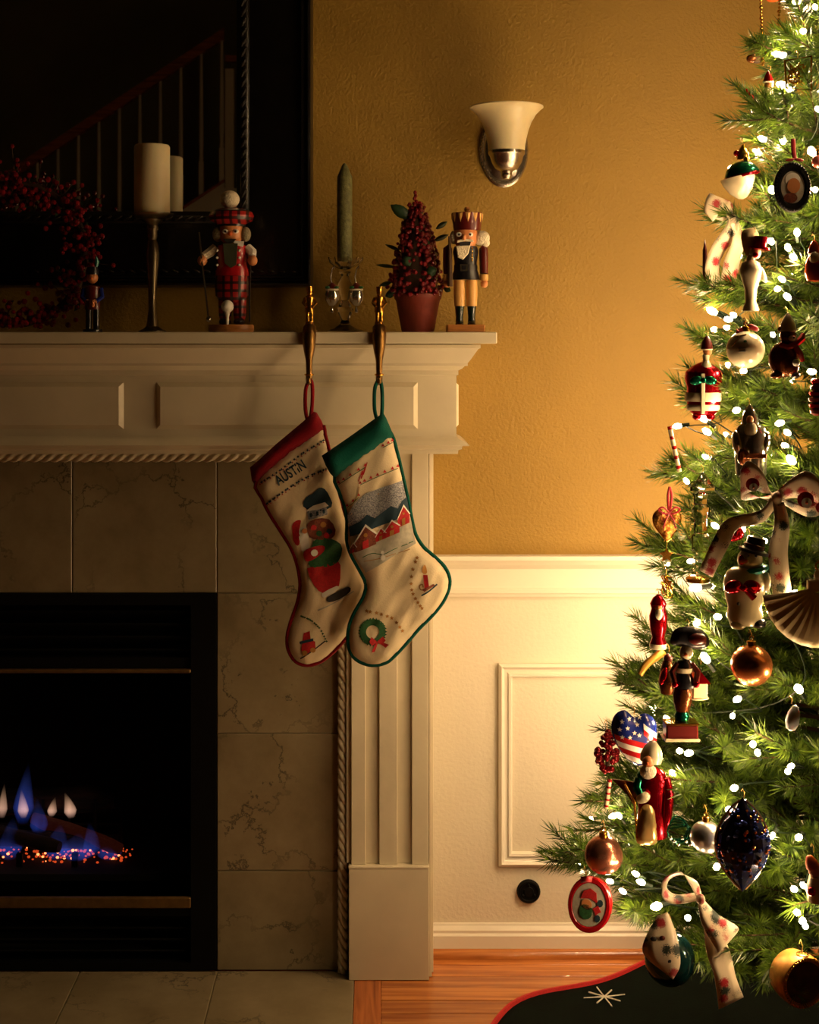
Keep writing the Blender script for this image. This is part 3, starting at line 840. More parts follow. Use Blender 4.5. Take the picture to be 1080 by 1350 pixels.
sp_('string_board', (V, [(0, 1, 3, 2), (4, 6, 7, 5), (0, 4, 5, 1), (2, 3, 7, 6), (0, 2, 6, 4), (1, 5, 7, 3)]), M_STW)
sp_('string_cap', slope_bar(x_start + 0.1, x_end, lambda x: str_z(x) + 0.022, 0.022, 0.07, SY), M_RAILW)
bx = mx(292.5)
while bx > x_start + 0.3:
    z0 = str_z(bx) + 0.015; z1 = rail_z(bx) - 0.06; h = z1 - z0
    b = MB().add(g_box(bx - 0.016, bx + 0.016, SY - 0.016, SY + 0.016, z0, z0 + 0.24 * h))
    b.add(g_lathe([(0.011, 0.24 * h), (0.016, 0.26 * h), (0.012, 0.28 * h), (0.015, 0.36 * h), (0.013, 0.6 * h), (0.009, 1.0 * h)], 8), tr(bx, SY, z0))
    sp_('baluster', b, M_STW, True); bx -= mx(27) - mx(0)
run = 0.27; nst = int((x_end - x_start) / run)
for i in range(nst):
    x = x_end - (i + 1) * run; z = str_z(x) - 0.10
    if z > 0.02:
        sp_('tread', g_box(x, x + run + 0.02, YB + 0.02, SY - 0.021, z - 0.03, z), M_RAILW)
        sp_('riser', g_box(x, x + 0.02, YB + 0.02, SY - 0.021, max(0.002, z - 0.21), z - 0.031), M_STW)
# newel at the turn, landing and the second flight's rail behind it
nx = mx(303)
sp_('landing', g_box(x_end, x_end + 1.3, YB + 0.02, SY + 0.02, str_z(x_end) - 0.22, str_z(x_end) - 0.04), M_STW)
sp_('newel_post', g_box(nx - 0.03, nx + 0.03, SY - 0.03, SY + 0.03, str_z(x_end) - 0.04, rail_z(x_end) - 0.28, 0.004), M_STW)
sp_('landing_rail', g_box(mx(298), x_end + 1.3, SY - 0.03, SY + 0.03, mz(82), mz(74)), M_RAILW)
for i in range(8): sp_('baluster', g_box(mx(318) + i * 0.14 - 0.014, mx(318) + i * 0.14 + 0.014, SY - 0.014, SY + 0.014, str_z(x_end) - 0.04, mz(82)), M_STW)

# ------------------------------------------------------------------ wall sconce
t = T('wall_sconce', 'unlit wall sconce with bell shaped alabaster glass shade on polished plate', 'sconce', 668, 190, 3.09)
M_ALAB = mat('alabaster_glass', (242, 222, 176), 0.3, var=0.05, vscale=30, sss=0.25, trans=0.15)
sh = [(24, 199), (25, 190), (26.5, 182), (29, 172), (33, 161), (39, 151), (46, 144), (48.5, 142.5), (48.5, 141), (46, 142), (38, 150), (32, 160), (28, 171), (25, 183), (23, 196), (0, 198)]
t.lathe('shade', M_ALAB, 668, sh, n=36)
t.lathe('cup', M_SILVER, 668, [(0, 198.5), (24, 198.8), (24.5, 203), (22, 206), (20, 214), (15, 222), (8, 226), (7, 229), (8, 231), (5, 236), (0, 237)], n=28)
V, Fc = g_lathe([(33.5, -1), (33.5, 2), (31, 4.5), (29, 4.5), (28, 3), (26, 3), (22, 7), (0, 10)], 40)
V = [(x * t.s, y * t.s * 1.5, z * t.s) for x, y, z in V]
t.raw('back_plate', MB().add((V, Fc), tr(*t.L(670, 190, 0.109 / t.s)) @ rot('X', 90)), M_SILVER)
bd = MB()
for k in range(60):
    a = 2 * PI * k / 60
    p = t.L(670 + 31 * math.cos(a), 190 + 46.5 * math.sin(a), 0.109 / t.s - 4.5)
    bd.add(g_ball(1.5 * t.s, 1.2 * t.s, 1.5 * t.s, 6, 4), tr(*p))
t.raw('bead_edge', bd, M_SILVER)
t.tube('arm', M_SILVER, [(669, 212, 55), (669, 219, 42), (668, 221, 24), (668, 216, 8)], 5)

# ------------------------------------------------------------------ things on the mantel (shelf top at 1.389)
def shelf_y(D): return HY - (1.389 - H) * F / D
# pillar candle on a candlestick
D = 3.05; yb = shelf_y(D)
t = T('candlestick', 'tall turned pewter candlestick carrying the ivory pillar candle', 'candlestick', 201, yb, D)
t.lathe('stem', mat('pewter', (150, 138, 112), 0.35, 1.0, var=0.15, vscale=40), 201, [(0, yb), (18, yb), (18, yb - 2), (13, yb - 4), (8, yb - 8), (7, yb - 15), (5.2, 408), (5, 395), (6, 375), (8.5, 350), (9.5, 335), (8.5, 325), (5.5, 316), (7, 312), (6.5, 306), (8.5, 302), (7, 297), (10, 294), (13, 291), (14, 289), (0, 289)], n=24)
t.lathe('drip_plate', MATS['pewter'], 201, [(0, 289.5), (14, 289.5), (24, 286), (27.5, 283), (28, 281.6), (26, 281.8), (22, 283.2), (0, 283.4)], n=32)
t = T('pillar_candle', 'thick ivory pillar candle standing on the tall candlestick before the mirror', 'candle', 201, 283, D)
t.lathe('wax', M_WAX, 200.5, [(0, 283.2), (22.5, 283.2), (23.5, 281), (23.5, 194), (22, 191.5), (18, 192.5), (0, 194)], n=36)
t.tube('wick', M_DARK, [(200.5, 194.5, 0), (201, 190, 1)], 0.8)

# tartan golfer nutcracker
D = 2.99; yb = shelf_y(D)
t = T('golfer_nutcracker', 'wooden nutcracker golfer in red tartan with white pompom tam and ball on tee', 'nutcracker', 305, yb, D)
t.lathe('base', M_WOODP, 305, [(0, yb), (29, yb), (30, yb - 2), (30, yb - 8), (29, yb - 10), (0, yb - 10.5)], n=32, sd=0.75)
for x in (297, 316):
    t.ball('shoe', M_NAVY, x, 424, 8, 5, 12, d=-5)
    t.lathe('trouser_leg', M_TARTAN, x, [(0, 421), (7, 421), (8.5, 416), (9, 395), (11, 372), (0, 370)])
t.lathe('breeches', M_TARTAN, 306, [(0, 400), (13, 399), (22, 390), (23, 375), (21, 362), (0, 360)], sd=0.75)
t.lathe('jacket', M_RED, 306, [(0, 364), (22, 364), (22, 358), (19, 348), (20, 334), (19, 324), (12, 320), (0, 319)], sd=0.75)
t.poly('vest', mat('dark_green_felt', (54, 58, 34), 0.9), [(296, 322), (315, 322), (313, 350), (306, 354), (298, 348)], -17, 3)
for k in range(3):
    for x in (288, 317): t.ball('button', M_WHITE, x, 331 + k * 9.5, 1.8, d=-14, n=8)
for sx, hx, hy in ((-1, 268, 344), (1, 334, 344)):
    ax = 305 + sx * 21
    t.tube('sleeve', M_WHITE if sx > 0 else M_HAIR, [(ax, 326, 0), (ax + sx * 7, 333, -3), (hx - sx * 1, 339, -8)], [6, 6.5, 5.5])
    t.ball('hand', M_SKIN, hx, hy, 6.5, 7, 6.5, d=-10)
hd = t.lathe('head', M_SKIN, 305, [(0, 322), (10, 321), (15, 315), (16, 305), (15, 296), (0, 292)], sd=0.9)
t.poly('beard', M_DARK, [(296, 316), (313, 316), (309, 321), (300, 321)], -15.5, 3, hd)
t.ball('nose', M_ORANGE, 305, 309, 3, 3, 4, d=-15, parent=hd)
for x in (298.5, 312):
    t.ball('eye', M_WHITE, x, 306, 4.2, 3, 2, d=-13.2, parent=hd); t.ball('pupil', M_NAVY, x, 306.3, 1.6, 1.6, 1, d=-15, parent=hd, n=8)
for x in (287, 324): t.ball('hair_tuft', M_GREY, x, 309, 7, 10, 8, d=-1)
t.poly('collar', M_WHITE, [(308, 318), (323, 319), (322, 326), (312, 324)], -14, 2)
tam = t.lathe('tam_hat', M_TARTAN, 305, [(0, 298), (18, 298), (20, 295), (28, 291), (30, 285), (27, 279), (15, 275), (0, 274)], n=28)
t.lathe('hat_band', M_NAVY, 305, [(18.6, 299), (19.2, 297), (19.2, 293), (18, 293)], parent=tam)
t.ball('pompom', M_HAIR, 303, 263, 13, 12, 13, n=20)
t.tube('golf_club', M_SILVER, [(264, 307, -12), (268, 344, -15), (277, 420, -18)], 1.2)
t.ball('club_head', M_SILVER, 277.5, 421, 3.6, 4, 3, d=-18)
t.tube('golf_club', M_NAVY, [(331, 350, -10), (330, 395, -12), (330, 424, -8)], 1.2)
t.ball('golf_ball', M_WHITE, 302, 404.5, 8.3, d=-20)
t.lathe('tee', M_WHITE, 302, [(0, yb - 10), (2, yb - 10), (2, 419), (3.5, 413), (4.5, 411), (0, 411)], d=-20)

# small dark nutcracker
D = 3.0; yb = shelf_y(D)
t = T('small_nutcracker', 'small dark drummer nutcracker standing in front of the berry wreath', 'nutcracker', 122, yb, D)
t.lathe('base', M_NAVY, 122, [(0, yb), (13, yb), (13, yb - 4), (0, yb - 4.4)])
for x in (117, 127): t.lathe('leg', M_NAVY, x, [(0, yb - 4), (4, yb - 4), (4, 405), (0, 404)], n=12)
t.lathe('tunic', M_DKRED, 122, [(0, 408), (10, 408), (10, 398), (8.5, 388), (10, 378), (0, 375)], sd=0.8)
for sx in (-1, 1):
    t.tube('arm', M_BLUE, [(122 + sx * 11, 380, 0), (122 + sx * 13, 392, -2), (122 + sx * 6, 398, -9)], 3.2); t.ball('hand', M_SKIN, 122 + sx * 5, 398, 3.2, d=-10, n=10)
t.lathe('drum', M_BROWNGL, 122, [(0, 405), (7, 405), (7, 396), (0, 395.6)], d=-10)
hd = t.ball('head', M_SKIN, 122, 366, 7.5, 8, 7.5); t.ball('nose', M_ORANGE, 122, 367, 1.6, d=-8, parent=hd, n=8)
t.lathe('hat', M_NAVY, 122, [(0, 362), (8, 362), (8.5, 357), (7, 352), (0, 351)])
t.tube('plume', M_TEAL, [(127, 353, 0), (128, 345, 0), (127, 338, 0)], [1.5, 3, 0.8])

# berry wreath
D = 3.06
t = T('berry_wreath', 'dark red berry wreath leaning on the mirror frame behind small nutcracker', 'wreath', 20, 436, D)
cx, cy, R0 = 22, 335, 92
t.tube('twig_ring', M_TWIG, [(cx + R0 * math.cos(a), cy + R0 * math.sin(a), -8) for a in [2 * PI * k / 40 for k in range(40)]], 5, closed=True)
b1 = MB(); tw = MB(); lf = MB()
rng = random.Random(3)
for k in range(720):
    a = rng.uniform(0, 2 * PI); q = rng.gauss(0, 14); e = rng.uniform(-18, 4)
    R = R0 + q
    if cy + R * math.sin(a) > 431: continue
    p = t.L(cx + R * math.cos(a), cy + R * math.sin(a), -8 + e); r = rng.uniform(2.6, 4.2) * t.s
    b1.add(g_ball(r, r, r, 7, 5), tr(*p))
    if k % 3 == 0:
        c = t.L(cx + R0 * math.cos(a), cy + R0 * math.sin(a), -8); tw.add(g_tube([c, p], 0.0009, 4))
    if k % 9 == 0: lf.add(([(-.006, 0, 0), (0, .002, .012), (.006, 0, 0), (0, -.002, -.014)], [(0, 1, 2, 3)]), tr(*p) @ Matrix.Rotation(rng.uniform(0, 6), 4, Vector((rng.random(), rng.random(), rng.random() + .1)).normalized()))
t.raw('berries', b1, M_BERRY)['kind'] = 'stuff'
t.raw('stems', tw, M_TWIG); t.raw('leaves', lf, M_LEAF)['kind'] = 'stuff'

# glass candle holder, candle and the two bell ornaments hung on it
D = 3.06; yb = shelf_y(D)
t = T('glass_candle_holder', 'clear cut glass candle holder with scalloped cup on the mantel', 'candle holder', 455, yb, D)
t.lathe('foot', M_GLASS, 455, [(0, yb), (25, yb), (25, yb - 2), (16, yb - 5), (8, yb - 10), (5, yb - 16), (9, 414), (11, 408), (8, 402), (5, 396), (7, 388), (10, 378), (8, 370), (5, 364), (8, 358), (0, 356)], n=16)
V, Fc = g_lathe([(0, 356), (7, 355), (14, 352), (20, 347), (22, 341), (20.6, 341), (18.5, 346), (12, 350.5), (8, 352), (8, 346), (0, 345.6)], 32)
V2 = []
for x, y, z in V:
    a = math.atan2(y, x); k = 1 + (0.10 * math.cos(9 * a) if math.hypot(x, y) > 18 else 0)
    V2.append((x * k * t.s, y * k * t.s, -(z - 356 - (1.8 * math.cos(9 * a) if math.hypot(x, y) > 20 else 0)) * t.s))
t.raw('scalloped_cup', MB().add((V2, Fc), tr(*t.L(455, 356, 0))), M_GLASS)
t = T('taper_candle', 'tall sage green taper candle in the cut glass holder', 'candle', 455, 346, D)
t.lathe('wax', M_GREENWAX, 454.5, [(0, 345.5), (9, 345.5), (10, 342), (10, 233), (8, 229), (4, 219), (1.5, 215.5), (0, 215)], n=20)
for i, (x, lab) in enumerate(((438, 'glass santa face bell hanging left on the glass candle holder'), (470, 'glass santa face bell hanging right on the glass candle holder'))):
    t = T('santa_bell_ornament', lab, 'ornament', x, 385, D - 0.03, 'bell ornaments on the glass candle holder')
    t.tube('hook', M_SILVER, [(x, 376, 0), (x - 2, 366, 0), (x, 354, 3), (x + 3, 350, 6), (x + 3, 354, 8)], 0.7)
    t.lathe('face', M_SILVGL, x, [(0, 404), (4, 403), (9, 396), (9.5, 388), (7, 382), (0, 380)])
    t.ball('brim', M_HAIR, x, 382, 9, 2.5, 9)
    t.lathe('cap', M_DKRED, x, [(8, 381), (6, 377), (2, 373), (0, 372)])
    t.ball('leaf', M_GREEN, x - 6, 379, 3.5, 1.8, 3, d=-6); t.ball('leaf', M_GREEN, x + 6, 379, 3.5, 1.8, 3, d=-6)
    t.lathe('clapper', M_SILVGL, x, [(0, 413), (2.5, 411), (1.2, 406), (0, 403)], n=10)

# stocking holders: a little brass soldier on a curved hook arm
def holder(px, label):
    D = 2.925
    yb = shelf_y(D)
    t = T('stocking_holder', label, 'stocking holder', px, yb, D, 'brass stocking holders on the mantel edge')
    t.box('foot_plate', M_BRASS, px - 9, px + 9, yb - 3, yb - 0.2, -1.5, 34)
    t.lathe('pedestal', M_BRASS, px, [(0, yb - 3), (9, yb - 3), (9, yb - 7), (6, yb - 10), (5, yb - 14), (0, yb - 14)], d=4)
    b = M_GOLD
    for sx in (-1, 1): t.lathe('leg', b, px + sx * 2.6, [(0, yb - 14), (3, yb - 14), (2.4, yb - 18), (2.8, yb - 30), (0, yb - 31)], d=4, n=10)
    t.lathe('coat', b, px, [(0, yb - 26), (6.5, yb - 26), (6, yb - 32), (5, yb - 38), (6.5, yb - 46), (3, yb - 48.5), (0, yb - 49)], d=4, n=14)
    for sx in (-1, 1): t.tube('arm', b, [(px + sx * 6, yb - 45, 4), (px + sx * 8.5, yb - 38, 2), (px + sx * 4, yb - 33, -2)], [2, 2.2, 1.8])
    t.ball('head', b, px, yb - 51, 3.6, 4, 3.6, d=4)
    t.lathe('shako', b, px, [(0, yb - 53), (3.8, yb - 53), (4.6, yb - 60), (0, yb - 60.5)], d=4, n=12)
    t.tube('hook_arm', mat('antique_brass', (128, 96, 52), 0.34, 1.0, var=0.2, vscale=50), [(px, yb - 4, 12), (px, yb - 3, -2), (px, yb + 4, -7), (px, yb + 20, -8), (px, yb + 38, -7.5), (px, yb + 55, -7), (px, yb + 61, -8), (px, yb + 66, -12), (px, yb + 65, -17), (px, yb + 60, -19)], [8, 8.5, 9.5, 8, 4.5, 4, 4.6, 4.2, 3.2, 2.2], n=12)
    t.tube('collar', M_GOLD, [(px + 5 * math.cos(a), yb + 56, -7 + 5 * math.sin(a)) for a in [k * PI / 6 for k in range(12)]], 1.4, closed=True)
    return t
holder(408, 'brass soldier stocking holder carrying the red cuffed stocking')
holder(500, 'brass soldier stocking holder carrying the green cuffed stocking')

# berry cone topiary in a pot
D = 3.04; yb = shelf_y(D)
t = T('berry_topiary', 'cone topiary of dark red berries and leaves in an oxblood pot', 'topiary', 551, yb, D)
t.lathe('pot', M_POT, 551, [(0, yb), (20.5, yb), (22, yb - 4), (29, 396), (31, 394), (32, 388), (28, 388), (27, 392), (0, 392)], n=28)
t.lathe('core', M_TWIG, 550, [(0, 390), (29, 389), (26, 370), (17, 320), (8, 280), (0, 270)], n=16)
b1 = MB(); lf = MB()
for k in range(620):
    u = rng.random() ** 0.75; a = rng.uniform(0, 2 * PI); y = 268 + u * 122
    r = 5 + 33 * ((y - 264) / 124) ** 0.85 + rng.uniform(-3, 3)
    if y > 378: r -= (y - 378) * 0.6
    p = t.L(549 + r * math.cos(a), y, r * math.sin(a)); q = rng.uniform(2.2, 3.6) * t.s
    b1.add(g_ball(q, q, q, 7, 5), tr(*p))
for k in range(5): b1.add(g_ball(2.6 * t.s, 2.6 * t.s, 3 * t.s, 7, 5), tr(*t.L(548 + rng.uniform(-2, 2), 254 + k * 4, rng.uniform(-2, 2))))
t.raw('berries', b1, M_BERRY)['kind'] = 'stuff'
def leaf(x0, y0, x1, y1, w, d0=0, d1=0):
    nx_, ny_ = -(y1 - y0), x1 - x0; L = math.hypot(nx_, ny_); nx_ /= L; ny_ /= L
    V = []; Fc = []
    n = 6
    for i in range(n + 1):
        u = i / n; ww = w * math.sin(PI * min(1, u * 0.94 + 0.05)) ** 0.8
        for k in (-1, 0, 1): V.append(t.L(x0 + (x1 - x0) * u + nx_ * ww * k, y0 + (y1 - y0) * u + ny_ * ww * k, d0 + (d1 - d0) * u + (2.0 * abs(k)) + 4 * u * u))
    for i in range(n):
        for k in (0, 1): Fc.append((i * 3 + k, i * 3 + k + 1, i * 3 + k + 4, i * 3 + k + 3))
    o = t.raw('leaf', (V, Fc), M_LEAF, angle=60)
    md = o.modifiers.new('thickness', 'SOLIDIFY'); md.thickness = 0.0008
for a in ((541, 288, 515, 271, 8, -8, -14), (575, 302, 590, 292, 3.5, -6, -8), (572, 318, 591, 310, 3.5, -8, -12), (553, 322, 566, 330, 9, -22, -24), (527, 330, 508, 322, 2.5, 0, -4), (522, 352, 496, 349, 2.5, 0, -4), (516, 372, 500, 377, 3, -6, -10), (533, 340, 540, 352, 7, -28, -31), (560, 362, 575, 356, 7, -30, -34), (545, 300, 552, 312, 6, -15, -17), (585, 380, 594, 384, 4, -10, -14), (520, 386, 508, 391, 5, -14, -18)): leaf(*a)

# soldier nutcracker
D = 2.99; yb = shelf_y(D)
t = T('soldier_nutcracker', 'wooden nutcracker soldier in black tunic with yellow breeches and tall crowned hat', 'nutcracker', 615, yb, D)
t.box('base', M_WOODP, 589, 638, yb - 10, yb, -22, 20, 1.2)
for x in (606, 622):
    t.lathe('boot', mat('dark_green_lacquer', (16, 30, 26), 0.25, coat=0.6), x, [(0, yb - 10), (5.5, yb - 10), (4.8, 418), (6.2, 404), (0, 403)], n=16)
    t.ball('toe', MATS['dark_green_lacquer'], x, 425.5, 5, 3, 9, d=-5)
    t.lathe('breeches', M_YEL, x, [(0, 403.5), (7, 403.5), (7.8, 385), (7.4, 366), (0, 365)], n=18)
t.lathe('tunic', M_NAVY, 614, [(0, 370), (19, 369), (17, 360), (14.5, 353), (15, 345), (17, 332), (15, 325), (0, 323)], n=24, sd=0.75)
t.lathe('belt', M_NAVY, 614, [(15.4, 357), (15.8, 355), (15.8, 350.5), (15.2, 349)], sd=0.76)
bk_ = t.poly('buckle', M_SILVER, [(606, 349), (616, 349), (616, 358), (606, 358)], -14, 1.6); t.box('buckle_inset', M_NAVY, 608.5, 613.5, 351, 356, -14.6, -13.8, 0.1, parent=bk_)
for k in range(5): t.ball('button', M_GOLD, 622, 328 + k * 4, 1.3, d=-11, n=8)
for sx, col in ((-1, M_DKRED), (1, M_DKRED)):
    ax = 614 + sx * 22.5
    t.tube('arm', col, [(ax - sx * 2, 325, 0), (ax + sx * 1, 328, 0), (ax + sx * 1.5, 345, 0), (ax + sx * 1.5, 361, -2)], [4, 6.2, 6, 5.4], n=12)
    t.lathe('cuff', M_YEL, ax + sx * 1.5, [(0, 370), (5.6, 370), (5.8, 362), (0, 361.5)], d=-2, n=14)
    t.ball('hand', M_SKIN, ax + sx * 2, 374, 4.8, 5.5, 4.8, d=-2)
t.tube('musket', M_TWIG, [(592, 312, -8), (593, 345, -9), (593, 378, -9)], [1.4, 3, 3.6])
hd = t.lathe('head', M_SKIN, 614, [(0, 326), (12, 325), (15, 319), (15.5, 308), (15, 303), (0, 302)], n=22)
t.poly('beard', M_HAIR, [(600, 325), (620, 322), (617, 335), (610, 343), (603, 340)], -14, 4, hd, bev=1.5)
t.poly('mouth', M_DARK, [(605, 320), (620, 319.5), (619, 324.5), (606, 325)], -15.8, 2, hd)
t.ball('nose', M_SKIN, 611, 314, 3, 4, 4.5, d=-16, parent=hd)
for x in (604.5, 619):
    t.ball('eye', M_WHITE, x, 310, 4, 3, 2, d=-13.4, parent=hd); t.ball('pupil', M_NAVY, x, 310.3, 1.5, 1.6, 1, d=-15.2, parent=hd, n=8)
t.poly('moustache', M_HAIR, [(603, 318), (612, 316), (622, 317), (624, 320), (612, 319), (602, 321)], -16.8, 2, hd)
t.ball('hair', M_HAIR, 635, 314, 11, 10, 9, d=0, rt=-18); t.ball('hair', M_HAIR, 640, 320, 6, 6, 5, d=-1); t.ball('hair', M_HAIR, 598, 313, 5, 9, 7, d=2)
ht = t.lathe('hat', M_DKRED, 616, [(0, 304), (18, 304), (18.5, 301), (19, 295), (20.5, 281), (19, 281), (17, 284), (0, 284)], n=28)
for k in range(12):
    a = 2 * PI * k / 12
    cx_, dd = 616 + 20.6 * math.cos(a), 20.6 * math.sin(a)
    p = [t.L(616 + 20.2 * math.cos(a - .22), 281, 20.2 * math.sin(a - .22)), t.L(616 + 20.2 * math.cos(a + .22), 281, 20.2 * math.sin(a + .22)), t.L(616 + 19.6 * math.cos(a), 294, 19.6 * math.sin(a)), t.L(616 + 21.2 * math.cos(a), 283, 21.2 * math.sin(a))]
    t.raw('gold_point', (p, [(0, 1, 3), (1, 2, 3), (2, 0, 3), (0, 2, 1)]), M_YEL, ht, smooth=False)
t.lathe('knob', M_WOODP, 616, [(0, 284), (4, 283), (3, 279), (4.2, 276), (2.5, 273), (0, 272.5)], n=14)

# ------------------------------------------------------------------ Christmas stockings
def q4(P): return [(320 + x / 2.811, 420 + y / 2.811) for x, y in P]
M_LINEN = mat('cream_linen', (238, 218, 176), 0.9, var=0.05, vscale=14, bump=0.1, bscale=400)
M_CUFFG = mat('green_velvet', (4, 80, 66), 0.9, var=0.12, vscale=25, spec=0.15, sheen=0.08, bump=0.2, bscale=300)
M_CUFFR = mat('red_velvet', (126, 8, 20), 0.9, var=0.12, vscale=25, spec=0.15, sheen=0.08, bump=0.2, bscale=300)
M_LINING = mat('stocking_lining', (110, 100, 80), 0.95)
def dots(t, name, m, P, r, n, k=4):
    Q = spline([q4([p])[0] for p in P], 12)
    b = MB()
    for i in range(n):
        x, y = Q[int(i * (len(Q) - 1) / max(1, n - 1))]
        poly = star(x, y, r, k, 0.5)
        V = [t.L(a, c, t.depth(a, c) - 0.9) for a, c in poly]
        b.add((V, [tuple(range(len(V)))]))
    return t.raw(name, b, m, smooth=False)
def line(t, name, m, P, w):
    Q = spline([q4([p])[0] for p in P], 6); V = []; Fc = []
    for i, (x, y) in enumerate(Q):
        x0, y0 = Q[max(0, i - 1)]; x1, y1 = Q[min(len(Q) - 1, i + 1)]; L = math.hypot(x1 - x0, y1 - y0) or 1
        nx_, ny_ = -(y1 - y0) / L * w / 2, (x1 - x0) / L * w / 2
        for k in (-1, 1):
            a, c = x + nx_ * k, y + ny_ * k; V.append(t.L(a, c, t.depth(a, c) - 1.1))
        if i: Fc.append((2 * i - 2, 2 * i - 1, 2 * i + 1, 2 * i))
    return t.raw(name, (V, Fc), m, smooth=False)
def stocking(label, px, D, body, cuff, mcuff, loop):
    t = T('christmas_stocking', label, 'stocking', px, 505, D)
    B = smooth_poly(q4(body), 3)
    t.puff('body', M_LINEN, B, 26, 11, 6.5, wrinkle=4.5)
    t.bdepth = t.depth
    V = [t.L(x, y, 0) for x, y in B]
    t.raw('piping', g_tube(V, 2.9 * t.s, 7, closed=True), mcuff)
    C = q4(cuff)
    t.puff('cuff', mcuff, C, 14, 14.5, 6, wrinkle=2.0)
    t.depth = t.bdepth
    t.tube('hanging_loop', mcuff, spline([(p[0], p[1], p[2]) for p in loop], 4), 2.6)
    return t
body1 = [(52, 600), (72, 665), (100, 722), (140, 785), (180, 850), (205, 920), (214, 990), (203, 1055), (180, 1120), (166, 1180), (171, 1230), (197, 1270), (240, 1284), (290, 1270), (340, 1230), (385, 1180), (430, 1120), (462, 1060), (470, 1000), (450, 930), (420, 860), (395, 780), (372, 700), (345, 600), (325, 510), (305, 430), (290, 400), (180, 480)]
cuff1 = [(27, 552), (70, 515), (120, 468), (180, 418), (228, 378), (262, 345), (275, 348), (298, 385), (312, 425), (318, 470), (298, 428), (250, 458), (190, 495), (120, 550), (70, 595), (48, 622), (34, 600)]
cuff1 = [(27, 552), (70, 515), (120, 468), (180, 418), (228, 378), (262, 345), (275, 348), (292, 378), (306, 412), (250, 455), (190, 492), (120, 548), (70, 592), (47, 620), (34, 600)]
body2 = [(342, 585), (358, 640), (376, 690), (387, 750), (386, 820), (402, 875), (432, 930), (457, 985), (446, 1035), (417, 1085), (396, 1135), (390, 1190), (402, 1240), (432, 1270), (480, 1284), (530, 1275), (562, 1250), (602, 1208), (652, 1150), (702, 1100), (742, 1050), (764, 1000), (766, 960), (748, 920), (710, 882), (670, 847), (641, 800), (626, 740), (610, 660), (590, 570), (572, 495), (552, 430), (520, 420), (400, 510)]
cuff2 = [(293, 508), (320, 490), (400, 435), (470, 385), (521, 349), (532, 368), (548, 405), (561, 436), (500, 485), (420, 540), (345, 594), (325, 575), (308, 545)]
t = stocking('cream stocking with dark red cuff, blue lettering and santa print', 408, 2.902, body1, cuff1, M_CUFFR,
             [(406, 556, 0), (403, 540, 0), (403, 515, 2), (407, 503, 3), (411, 504, 3), (412, 518, 2), (411, 540, 0), (408, 556, 0)])
t.text('lettering', M_PNAVY, 'AUSTIN', 368.5, 639, 405, 615.5, 13)
dots(t, 'bead_row', M_PNAVY, [(70, 605), (140, 560), (220, 500), (300, 450)], 2.0, 22, 4); dots(t, 'bead_row', M_PRED, [(66, 612), (140, 566), (220, 507), (300, 458)], 1.4, 16, 3)
dots(t, 'bead_row', M_PNAVY, [(90, 685), (150, 640), (230, 590), (310, 555)], 2.0, 24, 4); dots(t, 'bead_row', M_PRED, [(92, 692), (150, 648), (230, 597), (310, 561)], 1.4, 16, 3)
def dec(name, m, P, sp=5, off=0.9, sm=2): return t.decal(name, m, smooth_poly(q4(P), sm) if sm else q4(P), sp, off)
dec('print_firs', M_PNAVY, [(226, 692), (236, 660), (262, 645), (284, 625), (305, 628), (326, 662), (330, 695), (270, 715)])
dec('print_cottage', M_SLATE, [(240, 712), (312, 690), (316, 722), (246, 742)], off=1.5, sm=0)
dec('print_roof', M_SNOW, [(232, 712), (262, 690), (306, 676), (320, 690), (280, 704)], off=1.7, sm=0)
for x in (250, 274, 298): dec('print_window', M_PNAVY, [(x, 718 - (x - 250) * .3), (x + 8, 716 - (x - 250) * .3), (x + 9, 730 - (x - 250) * .3), (x + 1, 733 - (x - 250) * .3)], off=2.2, sm=0)
dec('print_toys', M_PBROWN, [(240, 760), (270, 738), (320, 740), (345, 780), (330, 812), (280, 815), (250, 805)])
for x, y, m_ in ((265, 770, M_PRED), (300, 760, M_PGOLD), (322, 785, M_PNAVY), (285, 792, M_PGREEN), (312, 800, M_PRED)): dec('print_toy', m_, circle(x, y, 11, n=9), off=1.7, sm=0)
dec('print_hood', M_PRED, [(185, 765), (200, 745), (218, 745), (212, 775), (215, 820), (205, 838), (190, 820)])
dec('print_beard', M_SNOW, [(212, 775), (232, 770), (245, 800), (250, 850), (235, 880), (215, 840)])
dec('print_sack', M_PGREEN, [(262, 822), (300, 808), (350, 820), (370, 850), (355, 895), (320, 915), (270, 918), (245, 905), (258, 860)])
dec('print_sleeve', M_PRED, [(228, 860), (250, 845), (285, 836), (305, 840), (302, 858), (275, 880), (245, 895), (230, 885)], off=1.7)
dec('print_mitten', M_SNOW, circle(268, 862, 13, n=10), off=2.4, sm=0)
dec('print_face', M_SKIN, circle(232, 782, 10, n=10), off=1.6, sm=0)
dec('print_coat', M_PRED, [(240, 920), (290, 915), (355, 895), (364, 930), (358, 985), (335, 1010), (300, 1012), (268, 985)])
dec('print_fur', M_SNOW, [(296, 1012), (350, 985), (356, 998), (305, 1028)], off=1.7)
dec('print_boot', M_DARK, [(314, 1028), (345, 1010), (392, 988), (400, 1005), (360, 1035), (320, 1045)], off=1.6)
line(t, 'stitch_line', M_PGREY, [(280, 1075), (340, 1048), (412, 1005)], 1.6)
dots(t, 'bead_row', M_PGREEN, [(218, 1098), (250, 1110), (285, 1140), (312, 1190)], 1.8, 17, 4)
dec('print_train', M_PRED, [(218, 1222), (228, 1160), (250, 1152), (254, 1185), (270, 1190), (272, 1222), (235, 1240)], sm=0)
dec('print_train', M_PNAVY, [(212, 1190), (262, 1178), (264, 1187), (214, 1200)], off=1.8, sm=0)
